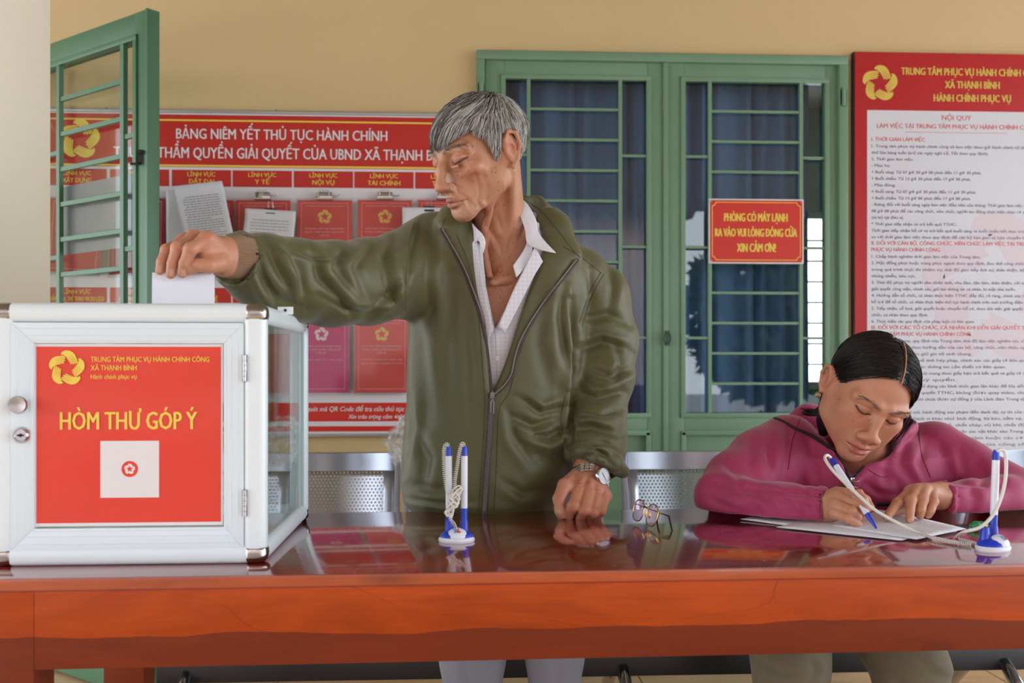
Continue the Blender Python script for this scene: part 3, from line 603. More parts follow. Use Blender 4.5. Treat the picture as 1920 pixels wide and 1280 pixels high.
# poster with white margin
for n_, (a, b, c, d_), yy, mm in (('poster_paper', (63, 987, 418, 645), .0055, M_whp), ('poster_print', (68, 981, 414, 650), .0050, None)):
    u0, w0 = bxz(a, b, yy); u1, w1 = bxz(c, d_, yy)
    def fn(u, v, u0=u0, u1=u1, w0=w0, w1=w1, yy=yy): return tuple(BM @ Vector((u0+(u1-u0)*u, yy-.0008*math.sin(u*3.1)*math.sin(v*3)-.0005*math.sin(u*9+v*4)*math.sin(v*3.14)*math.sin(u*3.14), w0+(w1-w0)*v)))
    o = build(n_, MB().grid(fn, 12, 12), mm or mat('orange_red_print', (224, 54, 30), .42, var=.02, coat=.3), bx)
def bt(mb, s, a, b, py, hh, yy=.0034, bold=.03):
    x0_, z_ = bxz(a, py, yy); x1_, _ = bxz(b, py, yy); text(mb, s, x0_, x1_, z_, pm(hh, 1.45), yy, bold, 0, BM)
m = MB(); bt(m, 'TRUNG TÂM PHỤC VỤ HÀNH CHÍNH CÔNG', 170, 392, 678, 9.5, bold=.02); bt(m, 'XÃ THẠNH BÌNH', 170, 256, 694, 9.5, bold=.02); bt(m, 'Hành chính phục vụ', 170, 256, 710, 8.5, bold=.015)
bt(m, 'HÒM THƯ GÓP Ý', 113, 369, 805, 33, bold=.028); M_py = mat('poster_print_yellow', (236, 208, 82), .5, var=0)
build('poster_lettering', m, M_py, bx, smooth=False)
m = MB(); s2 = MB(); c_ = bxz(125, 690, .0034); emblem(m, s2, c_[0], c_[1], pm(33, 1.45), .0034, BM)
build('poster_emblem', m, M_py, bx, smooth=False); build('emblem_slits', s2, MATS['orange_red_print'], bx, smooth=False)
a = bxz(188, 933, .0036); b = bxz(298, 826, .0036); build('white_square', B((a[0], .0036, a[1]), (b[0], .0040, b[1])), M_whp, bx, smooth=False)
c_ = bxz(243, 879, .003); Mc = BM @ Matrix.Translation((c_[0], .0034, c_[1])) @ Matrix.Rotation(math.pi/2, 4, 'X')
build('round_badge', MB().lathe([(pm(15, 1.45), 0), (pm(15, 1.45), .0003)], n=28, M=Mc), MATS['orange_red_print'], bx, smooth=False)
m = MB(); emblem(m, None, c_[0], c_[1], pm(10, 1.45), .0029, BM); build('badge_emblem', m, M_whp, bx, smooth=False)
for pa, pb in ((665, 715), (918, 968)):
    x_, z0_ = bxz(459, pb); _, z1_ = bxz(459, pa); h = root('hinge'); h.parent = bx; W[h.name] = W[bx.name].copy()
    build('hinge_leaf', B((x_-.004, -.001, z0_), (x_+.003, .003, z1_)), M_steel, h, bevel=.0004, seg=1)
    zz = np.linspace(z0_, z1_, 6)
    for i in range(5): build('knuckle', MB().tube([BM @ Vector((x_, -.002, zz[i]+.0004)), BM @ Vector((x_, -.002, zz[i+1]-.0004))], .0026, 10), M_steel, h)
x_, z_ = bxz(30, 759, -.02); Mk = BM @ Matrix.Translation((x_, 0, z_)) @ Matrix.Rotation(math.pi/2, 4, 'X')
build('door_knob', MB().lathe([(.005, 0), (.005, .010), (.0125, .0115), (.0130, .0145), (.0120, .0175), (.0002, .0152)], n=32, M=Mk), M_steel, bx)
x_, z_ = bxz(38, 816, -.005); Mk = BM @ Matrix.Translation((x_, 0, z_)) @ Matrix.Rotation(math.pi/2, 4, 'X')
lk = build('lock', MB().lathe([(.0120, 0), (.0115, .003), (.0090, .006), (.0085, .006), (.0080, .0045), (.0002, .0045)], n=32, M=Mk), M_chrome, bx)
build('keyhole', MB().box((x_-.005, -.0052, z_-.0012), (x_+.005, -.0044, z_+.0012), BM).lathe([(.0026, .0046), (.0026, .0052)], n=12, M=Mk), M_dark, lk)
for n_, a, b in (('side_pane', (BW-.012, .028, .02), (BW-.009, BD-.02, BH-.02)), ('side_pane', (.009, .028, .02), (.012, BD-.02, BH-.02)), ('back_pane', (.03, BD-.014, .02), (BW-.03, BD-.011, BH-.02))): build(n_, B(a, b), M_glin, bx, smooth=False)
build('pane_gasket', B((BW-.0145, .026, g-.001), (BW-.0065, .030, BH-g+.001)).box((BW-.0145, BD-.03, g-.001), (BW-.0065, BD-.026, BH-g+.001), BM), mat('pale_gasket', (176, 190, 188), .4), bx)
build('bottom_panel', B((.02, .02, .006), (BW-.02, BD-.02, .012)), M_white, bx, smooth=False)
SY = .155
build('top_panel', B((.02, .02, BH-.014), (BW-.02, SY-.004, BH-.008)).box((.02, SY+.004, BH-.014), (BW-.02, BD-.02, BH-.008), BM).box((.02, SY-.004, BH-.014), (.17, SY+.004, BH-.008), BM).box((.34, SY-.004, BH-.014), (BW-.02, SY+.004, BH-.008), BM), M_white, bx, smooth=False)
x_, z_ = bxz(535, 575, .22)
tb_ = build('bracket_tab', B((x_-.013, .22, BH-.004), (x_+.013, .222, BH+.009)), M_white, bx, bevel=.0006)
build('tab_hole', MB().lathe([(.0025, -.0002), (.0025, .0006)], n=14, M=BM @ Matrix.Translation((x_, .2195, BH+.003)) @ Matrix.Rotation(math.pi/2, 4, 'X')), M_dark, tb_)
# letter going into the slot
Ye = float((BM @ Vector((.2, SY, 0))).y)
for a, b, py, dy, lab in ((285, 402, 514, 0, 'white folded letter nearest the viewer, held over the slot of the white box'), (282.5, 399, 510.5, .0016, 'second white letter peeking out behind the first in the old man\'s fingers')):
    m = MB(); q = [(Xp(a, Ye), BH+TZ-.10), (Xp(b, Ye), BH+TZ-.10), (Xp(b, Ye), Zp(py+1, 400, Ye)), (Xp(a+2, Ye), Zp(py, 285, Ye))]
    m.prism(q, Ye+dy, Ye+dy+.0009); o = build('letter', m, mat('white_letter', (234, 236, 246), .6, var=.01), None, loc=(Xp(340, Ye), Ye, BH+TZ-.10), smooth=False); tag(o, lab, 'letter', 'letters')
# ================================================================ waiting bench
def perforated():
    k = NT('perforated_steel'); k.b.inputs['Base Color'].default_value = lin((168, 172, 182)); k.b.inputs['Metallic'].default_value = .85; k.b.inputs['Roughness'].default_value = .36
    t = k.t.nodes.new('ShaderNodeTexCoord'); s = k.n('ShaderNodeSeparateXYZ'); k.l(t.outputs['Object'], s.inputs[0]); P_ = .0105
    hs = []
    for off in (0, .5):
        fx = k.math('SUBTRACT', k.math('FRACT', k.math('ADD', k.math('DIVIDE', s.outputs['X'], P_), off)), .5)
        fz = k.math('SUBTRACT', k.math('FRACT', k.math('ADD', k.math('DIVIDE', s.outputs['Z'], P_*1.7), off)), .5); fz = k.math('MULTIPLY', fz, 1.7)
        d = k.math('SQRT', k.math('ADD', k.math('MULTIPLY', fx, fx), k.math('MULTIPLY', fz, fz))); hs.append(k.math('LESS_THAN', d, .26))
    hole = k.math('MAXIMUM', hs[0], hs[1]); tr = k.n('ShaderNodeBsdfTransparent'); mx = k.n('ShaderNodeMixShader')
    k.l(hole, mx.inputs[0]); k.l(k.b.outputs[0], mx.inputs[1]); k.l(tr.outputs[0], mx.inputs[2]); k.l(mx.outputs[0], k.out.inputs[0]); return k.m
M_perf = perforated(); M_sheet = mat('silver_sheet', (170, 174, 184), .34, .8, var=.04, vscale=3)
bn = root('waiting_bench', 'row bench of perforated silver steel seats on a black beam behind the table', 'bench', (.3, 2.7, 0))
YB = 2.80; zt_, zp_ = Zp(849, 700, YB), Zp(885, 700, YB)
def seatprof(v):      # v 0 top of the back -> 1 front of the seat (y,z)
    pts = [(YB+.03, zt_), (YB+.02, zp_), (YB-.02, .62), (YB-.05, .47), (YB-.10, .425), (YB-.22, .415), (YB-.40, .425), (YB-.455, .405)]
    t = v*(len(pts)-1); i = min(int(t), len(pts)-2); f = t-i; return tuple(pts[i][j]*(1-f)+pts[i+1][j]*f for j in (0, 1))
for (pa, pb) in ((377, 749), (757, 1131), (1168, 1545), (1572, 1950)):
    xa, xb = Xp(pa, YB), Xp(pb, YB); st = root('seat_unit'); st.parent = bn; W[st.name] = W[bn.name].copy()
    mg = pm(30, YB); n = 29
    V = np.linspace(0, 1, n)
    def strip(u0, u1, v0, v1, name, mm):
        m = MB(); m.grid(lambda u, v: (u0+(u1-u0)*u, *seatprof(v0+(v1-v0)*v)), 3, 15); build(name, m, mm, st, solid=.0016)
    strip(xa+.012, xb-.012, 0, 1/7, 'back_top', M_sheet)
    strip(xa+.012, xa+mg, 1/7, 1, 'side_margin', M_sheet); strip(xb-mg, xb-.012, 1/7, 1, 'side_margin', M_sheet)
    strip(xa+mg, xb-mg, 1/7, 2.6/7, 'perforated_back', M_perf); strip(xa+mg, xb-mg, 2.6/7, 4.2/7, 'seat_bend', M_sheet); strip(xa+mg, xb-mg, 4.2/7, 6.5/7, 'perforated_seat', M_perf); strip(xa+mg, xb-mg, 6.5/7, 1, 'seat_front', M_sheet)
    for x in (xa, xb-.014):
        m = MB(); pr = [seatprof(v) for v in np.linspace(0, 1, 15)]
        vs = [];
        for (y, z) in pr: vs += [(x, y-.004, z+.004), (x+.014, y-.004, z+.004), (x+.014, y+.02, z-.016), (x, y+.02, z-.016)]
        fs = [(i*4+j, i*4+(j+1) % 4, i*4+4+(j+1) % 4, i*4+4+j) for i in range(14) for j in range(4)]+[(0, 1, 2, 3), (56, 59, 58, 57)]
        build('side_frame', m.add(vs, fs), M_sheet, st, bevel=.002)
yb_, zb_ = 2.50, .31
build('beam', MB().box((Xp(300, yb_), yb_-.03, zb_-.046), (1.7, yb_+.03, zb_+.022)), M_dark, bn, bevel=.003)
build('seat_bracket', MB().box((Xp(560, yb_), yb_-.02, zb_+.02), (Xp(560, yb_)+.05, yb_+.02, .41)).box((.05, yb_-.02, zb_+.02), (.10, yb_+.02, .41)), M_dark, bn)
for px in (336, 1175, 1906):
    x = Xp(px, 2.42); build('bench_leg', MB().tube([(x, 2.80, .02), (x, 2.74, .16), (x, 2.60, .275), (x, 2.47, .28), (x, 2.41, .24), (x, 2.36, .12), (x, 2.33, .02)], .017, 12), M_chrome, bn)
    for yy in (2.80, 2.33): build('foot_pad', MB().lathe([(.022, 0), (.022, .01), (.016, .022)], (x, yy, 0), 16), M_dark, bn)
build('armrest', MB().tube([(Xp(1822, YB), YB, Zp(905, 1822, YB)), (Xp(1820, YB), YB-.0, Zp(832, 1818, YB)), (Xp(1808, YB), YB-.03, Zp(828, 1808, YB))], .013, 12), M_chrome, bn)
# label lying on the beam
x = Xp(1380, 2.45); o = build('label_strip', MB().box((Xp(1266, 2.46), 2.462, zb_+.022), (Xp(1415, 2.46), 2.469, zb_+.032)), M_whp, None, loc=(x, 2.46, zb_+.02)); tag(o, 'thin white strip lying on the black bench beam below the table', 'strip')
o = build('blue_tag', MB().box((Xp(1368, 2.45), 2.455, zb_+.022), (Xp(1393, 2.45), 2.460, zb_+.034)), mat('blue_label', (96, 160, 214), .5), None, loc=(x, 2.45, zb_+.02)); tag(o, 'small pale blue tag in front of the white strip on the bench beam', 'tag')
# ================================================================ pen stands
M_blue = mat('blue_plastic', (28, 58, 190), .3, var=.02); M_wpl = mat('white_plastic', (226, 228, 238), .25, var=.01); M_cord = mat('off_white_cord', (222, 218, 208), .45, var=.02)
M_lb = mat('logo_blue', (60, 160, 214), .4, var=0); M_lr = mat('logo_red', (214, 50, 44), .4, var=0); M_gr = mat('small_grey_print', (120, 124, 140), .5, var=0)
def coil(mb, path, r, pitch, wr, n=7):
    pts = [Vector(p) for p in path]; out = []; L = 0; up = None
    seg = [(pts[i+1]-pts[i]).length for i in range(len(pts)-1)]; tot = sum(seg); N = int(tot/pitch*9)
    for i in range(N+1):
        s = tot*i/N; k_ = 0; a = s
        while k_ < len(seg)-1 and a > seg[k_]: a -= seg[k_]; k_ += 1
        t = (pts[k_+1]-pts[k_]).normalized(); p = pts[k_]+t*a
        if up is None: up = Vector((0, 1, .1))
        u = (up-t*up.dot(t)).normalized(); up = u; w = t.cross(u); q = 2*math.pi*s/pitch; out.append(p+(u*math.cos(q)+w*math.sin(q))*r)
    return mb.tube(out, wr, n)
def spline(pts, n=8):
    pts = [Vector(p) for p in pts]; out = []
    for i in range(len(pts)-1):
        p0, p1, p2, p3 = pts[max(0, i-1)], pts[i], pts[i+1], pts[min(len(pts)-1, i+2)]
        for j in range(n):
            t = j/n; out.append(.5*((2*p1)+(p2-p0)*t+(2*p0-5*p1+4*p2-p3)*t*t+(3*p1-p0-3*p2+p3)*t**3))
    return out+[pts[-1]]
def pen_parts(a, b, parent, r=.0055, tip=False):
    """white pen from bottom a to top b"""
    a, b = Vector(a), Vector(b); d = b-a; L = d.length
    f = lambda t: a+d*t
    if tip: build('pen_tip', MB().tube([f(0), f(.012), f(.014), f(.20)], [.0006, .0008, .0022, r*.95], 16), M_blue, parent)
    else: build('pen_lower', MB().tube([f(0), f(.24)], [r*.9, r], 16), M_blue, parent)
    t0 = .20 if tip else .24
    build('pen_barrel', MB().tube([f(t0), f(.88)], [r, r], 16), M_wpl, parent)
    build('pen_cap', MB().tube([f(.88), f(.885), f(.97), f(1)], [r, r*.97, r*.85, r*.6], 16), M_blue, parent)
def stand(cx, cz_py, pens, lab, s=1.0, rot=0):
    c = Pz(cx, cz_py, TZ); c[1] += .02*s
    st = root('pen_stand', lab, 'pen stand', tuple(c), 'pen stands'); Mx = Matrix.Translation(c) @ Matrix.Rotation(rot, 4, 'Z') @ Matrix.Scale(s, 4)
    def disc(prof, sy=.75, tilt=0): return MB().lathe(prof, n=40, M=Mx @ Matrix.Diagonal((1, sy, 1, 1)))
    build('base_plate', disc([(.0285, 0), (.0300, .002), (.0300, .0055), (.0270, .0085)]), M_wpl, st)
    build('base_dome', disc([(.0275, .0080), (.0262, .0125), (.0210, .0165), (.013, .0185), (.0005, .0190)]), M_blue, st)
    fa = Mx @ Matrix.Translation((.001, -.0100, .0125)) @ Matrix.Rotation(math.radians(40), 4, 'X') @ Matrix.Diagonal((1.0, .82, 1, 1))
    build('badge', MB().lathe([(.0162, -.004), (.0166, 0), (.0158, .0028), (.0128, .0060), (.0070, .0084), (.0005, .0092)], n=32, M=fa), M_wpl, st)
    L = Mx @ Matrix.Translation((.001, -.0100-.0063, .0125+.0075)) @ Matrix.Rotation(math.radians(-50), 4, 'X')
    off = -.0002
    build('logo_blue_stroke', MB().prism([(-.0068, .0046), (-.0008, .0046), (-.0030, -.0044), (-.0052, -.0044), (-.0040, .0026), (-.0068, .0026)], off-.0006, off, L), M_lb, st, smooth=False)
    build('logo_red_stroke', MB().prism([(.0010, .0040), (.0028, .0046), (.0020, -.0008), (.0062, -.0012), (.0054, -.0040), (-.0016, -.0036)], off-.0006, off, L), M_lr, st, smooth=False)
    t = MB(); text(t, 'Văn phòng', -.0058, .0058, -.0074, .0014, off-.0004, 0, 0, L)
    for x in (-.0125, .0125):
        build('socket', MB().lathe([(.0080, .012), (.0068, .020), (.0062, .034), (.0048, .034), (.0046, .026)], n=24, M=Mx @ Matrix.Translation((x, .006, 0))), M_blue, st)
    return st, Mx
st1, S1 = stand(856, 1019, 2, 'white and blue pen stand holding two tethered pens, in front of the old man')
for x, sd in ((-.0125, -1), (.0125, 1)):
    pn = root('pen', 'white tethered pen in the %s socket of the two-pen stand, %s' % (('left', 'beside the long hanging coil') if sd < 0 else ('right', 'nearer the glasses')), 'pen', tuple(S1 @ Vector((x, .006, .02))), 'pens')
    pen_parts(S1 @ Vector((x, .006, .022)), S1 @ Vector((x+sd*.0005, .006, .157)), pn)
cdm = root('coiled_cord', 'off-white coiled cords tangled in a knot between the two upright pens', 'cord', tuple(S1 @ Vector((0, -.006, .014))))
f = lambda *a: tuple(S1 @ Vector(a))
build('left_coil', coil(MB(), spline([f(-.0125, .004, .158), f(-.0175, 0, .160), f(-.021, -.003, .150), f(-.0205, -.003, .12), f(-.018, -.003, .095), f(-.0145, -.004, .078)], 6), .0028, .0032, .00055, 5), M_cord, cdm)
build('right_coil', coil(MB(), spline([f(.0125, .004, .158), f(.009, -.001, .161), f(.005, -.002, .150), f(.001, -.003, .125), f(-.003, -.003, .100), f(-.002, -.004, .085)], 6), .0030, .0032, .00055, 5), M_cord, cdm)
pts = []; q = np.array([-.006, -.008, .072])
for i in range(70):
    t = i/69; a = i*1.25; c0 = np.array([.002-.016*t, -.007, .085-.042*t]); rr = .0085*(1-.35*t)
    pts.append(f(*(c0+np.array([math.cos(a)*rr, .004*math.sin(a*.7), math.sin(a*1.13)*rr*.95]))))
build('knot', MB().tube(spline(pts, 4), .0016, 7), M_cord, cdm)
build('lower_coil', coil(MB(), spline([f(-.012, -.007, .048), f(-.010, -.009, .038), f(-.004, -.008, .030), f(.0, -.006, .0185)], 6), .0026, .0032, .0007, 5), M_cord, cdm)
st2, S2 = stand(1876, 1036, 1, 'white and blue pen stand with one socket empty, at the right end of the table', 1.08, .6)
pn = root('pen', 'upright white and blue pen in the stand at the right end of the table', 'pen', tuple(S2 @ Vector((.0125, .006, .02))), 'pens')
pa_ = S2 @ Vector((.0125, .006, .020)); pen_parts(pa_, P(1868, 843, pa_.y+.003), pn, r=.0058)
cdm = root('coiled_cord', 'white cord looping from the right-hand stand to its upright pen', 'cord', tuple(S2 @ Vector((-.02, 0, .01)))); Yc = pa_.y
build('loop', MB().tube(spline([P(1868, 846, Yc), P(1876, 843, Yc), P(1885, 850, Yc), P(1886, 890, Yc-.01), P(1878, 930, Yc-.015), P(1862, 965, Yc-.02), P(1838, 988, Yc-.02), P(1805, 998, Yc-.01), Pz(1795, 1009, TZ+.004), Pz(1822, 1016, TZ+.004), tuple(S2 @ Vector((-.026, 0, .006)))], 8), .0028, 10), M_cord, cdm)
# ================================================================ papers on the table
def sheet(cs, z, lab, lines=0, w=.0004):
    c = [Pz(px, py, z) for px, py in cs]; m = MB()
    def pos(u, v, dz=0):
        p = (c[0]*(1-u)+c[1]*u)*(1-v)+(c[3]*(1-u)+c[2]*u)*v; return (p[0], p[1], z+.0012*math.sin(u*3.1)*math.sin(v*5)**2+dz)
    cc = sum(c)/4; r_ = root('paper_form', lab, 'paper', (cc[0], cc[1], z), 'forms on the table')
    build('sheet', MB().grid(pos, 10, 10), mat('table_paper', (238, 240, 250), .6, var=.01), r_, solid=w)
    if lines:
        m = MB()
        for i in range(lines):
            v = .08+.84*i/lines; u = .08; e = .92 if i % 4 else .5
            while u < e:
                du = .02+.06*rng.random(); m.add([pos(u, v, w), pos(u+du, v, w), pos(u+du, v+.006, w), pos(u, v+.006, w)], [(0, 1, 2, 3)]); u += du+.012
        build('printed_lines', m, M_ink, r_, smooth=False)
sheet([(1388, 973), (1600, 1002), (1700, 968), (1500, 952)], TZ+.0010, 'lowest sheet, its left corner poking out past the purple sleeve')
sheet([(1455, 988), (1690, 1013), (1790, 985), (1570, 962)], TZ+.0026, 'middle sheet of the pile, jutting out towards the table front')
sheet([(1560, 985), (1718, 1011), (1812, 991), (1650, 955)], TZ+.0044, 'top form with printed lines under the writing hand', 13)
# ================================================================ keys
c = Pz(1830, 992, TZ); kr = root('key_ring', 'bunch with green plastic charm and black key beside the right pen stand', 'keys', tuple(c))
M_gp = mat('green_plastic', (20, 140, 84), .3, var=.1, vscale=60)
m = MB()
for dx, dy, dz, r in ((0, 0, .008, .0085), (.010, .003, .008, .0075), (-.008, -.001, .006, .0058), (.004, -.006, .006, .005), (.017, .002, .007, .006)):
    m.lathe([(r*math.sin(a)+1e-5, -r*math.cos(a)*.8) for a in np.linspace(0, math.pi, 9)], (c[0]+dx, c[1]+dy, TZ+dz), 14)
build('green_charm', m, M_gp, kr)['kind'] = 'stuff'
build('yellow_bead', MB().lathe([(.0042*math.sin(a)+1e-5, -.0042*math.cos(a)) for a in np.linspace(0, math.pi, 9)], (c[0]+.013, c[1]-.006, TZ+.006), 12), M_yel, kr)
build('key_head', MB().lathe([(.0115, 0), (.0125, .0015), (.0115, .0035)], (c[0]-.022, c[1]+.006, TZ+.001), 8), mat('black_rubber', (38, 30, 28), .5), kr)
build('key_blade', MB().box((c[0]-.052, c[1]+.002, TZ+.001), (c[0]-.033, c[1]+.008, TZ+.003)), M_steel, kr)
build('split_ring', MB().tube([(c[0]-.012+.006*math.cos(a), c[1]+.003+.006*math.sin(a), TZ+.003) for a in np.linspace(0, 2*math.pi, 17)[:-1]], .0008, 6, closed=True), M_steel, kr)
# ================================================================ spectacles
M_gold = mat('gold_metal', (204, 164, 96), .2, 1, var=0); M_lens = glass('violet_lens', (.93, .88, .96, 1), 1.5, 0, 1.2)
c = Pz(1212, 986, TZ); sp = root('spectacles', 'gold-rimmed spectacles with dark temple tips standing on the table', 'glasses', tuple(c))
G = Matrix.Translation((c[0]-.006, c[1]+.005, TZ+.003)) @ Matrix.Rotation(math.radians(-79), 4, 'Z') @ Matrix.Rotation(math.radians(-14), 4, 'X')
def rim(cx): return [(cx+.024*abs(math.cos(a))**.75*math.copysign(1, math.cos(a)), .0, .021+.0195*abs(math.sin(a))**.8*math.copysign(1, math.sin(a))) for a in np.linspace(0, 2*math.pi, 33)[:-1]]
for cx in (-.033, .033):
    r_ = build('rim', MB().tube([G @ Vector(p) for p in rim(cx)], .0011, 8, closed=True), M_gold, sp)
    q = rim(cx); build('lens', MB().prism([(p[0], p[2]) for p in q], -.0006, .0006, G), M_lens, sp, smooth=False)
build('bridge', MB().tube([G @ Vector(p) for p in ((-.010, 0, .028), (-.004, -.003, .032), (.004, -.003, .032), (.010, 0, .028))], .0010, 8), M_gold, sp)
for sx_ in (-1, 1):
    build('nose_pad', MB().lathe([(.0001, -.001), (.0028, 0), (.0001, .001)], n=12, M=G @ Matrix.Translation((sx_*.008, .006, .018)) @ Matrix.Rotation(math.pi/2, 4, 'Y') @ Matrix.Diagonal((1.8, 1, 1, 1))), M_gold, sp)
    h = Vector((sx_*.058, .004, .030)); an = math.radians(17+sx_*5)
    d = Vector((-sx_*math.cos(an), math.sin(an), -.03)); e_ = h+d*.088; e2 = h+d*.125+Vector((0, 0, -.022))
    build('temple', MB().tube([G @ Vector((sx_*.056, 0, .030)), G @ h, G @ e_], .0010, 8), M_gold, sp)
    build('temple_tip', MB().tube([G @ e_, G @ (h+d*.106), G @ e2], [.0012, .0019, .0016], 8), M_dark, sp)
# crumbs
for px, py, s_ in ((1433, 1053, .0022), (1253, 1003, .0013), (1265, 1036, .0013), (800, 1046, .001), (690, 1030, .0008)):
    c = Pz(px, py, TZ); o = build('crumb', MB().lathe([(.0001, 0), (s_, s_*.4), (s_*.6, s_), (.0001, s_*1.1)], tuple(c), 7), mat('crumb_brown', (120, 84, 60), .8), None, loc=tuple(c))
    tag(o, {1433: 'dark crumb on the table front, below the woman\'s sleeve', 1253: 'pale speck on the table just right of the spectacles', 1265: 'small speck on the table below the spectacles', 800: 'tiny crumb left of the two-pen stand base', 690: 'tiny speck on the table between the box and the pen stand'}[px], 'crumb', 'crumbs on the table')
# ================================================================ crumpled clear bag hanging behind the man
c = P(764, 822, 2.74)
def bagf(u, v):
    a = u*2*math.pi; r = (.018+.03*math.sin(v*2.4)**1.2)*(1+.25*math.sin(3*a+v*9)+.18*math.sin(7*a-v*13)+.1*math.sin(13*a+v*21)); return (c[0]+r*math.cos(a), c[1]+.5*r*math.sin(a), c[2]+.06-.13*v+.006*math.sin(5*a+v*8))
k = NT('crinkled_clear_film'); k.t.nodes.remove(k.b); tr = k.n('ShaderNodeBsdfTransparent'); tr.inputs[0].default_value = (.9, .9, .9, 1); gl_ = k.n('ShaderNodeBsdfPrincipled', Roughness=.15); gl_.inputs['Base Color'].default_value = (.75, .75, .74, 1)
mx = k.n('ShaderNodeMixShader'); k.l(k.ramp(k.noise(k.coord(), 60, 4, .7), [(.4, (.1, .1, .1, 1)), (.62, (.7, .7, .7, 1))]), mx.inputs[0]); k.l(tr.outputs[0], mx.inputs[1]); k.l(gl_.outputs[0], mx.inputs[2]); k.l(mx.outputs[0], k.out.inputs[0])
o = build('plastic_bag', MB().grid(bagf, 60, 30, closed_u=True), k.m, None, loc=(c[0], c[1], c[2]-.07)); tag(o, 'crumpled clear plastic bag showing just behind the green jacket, above the bench back', 'bag')
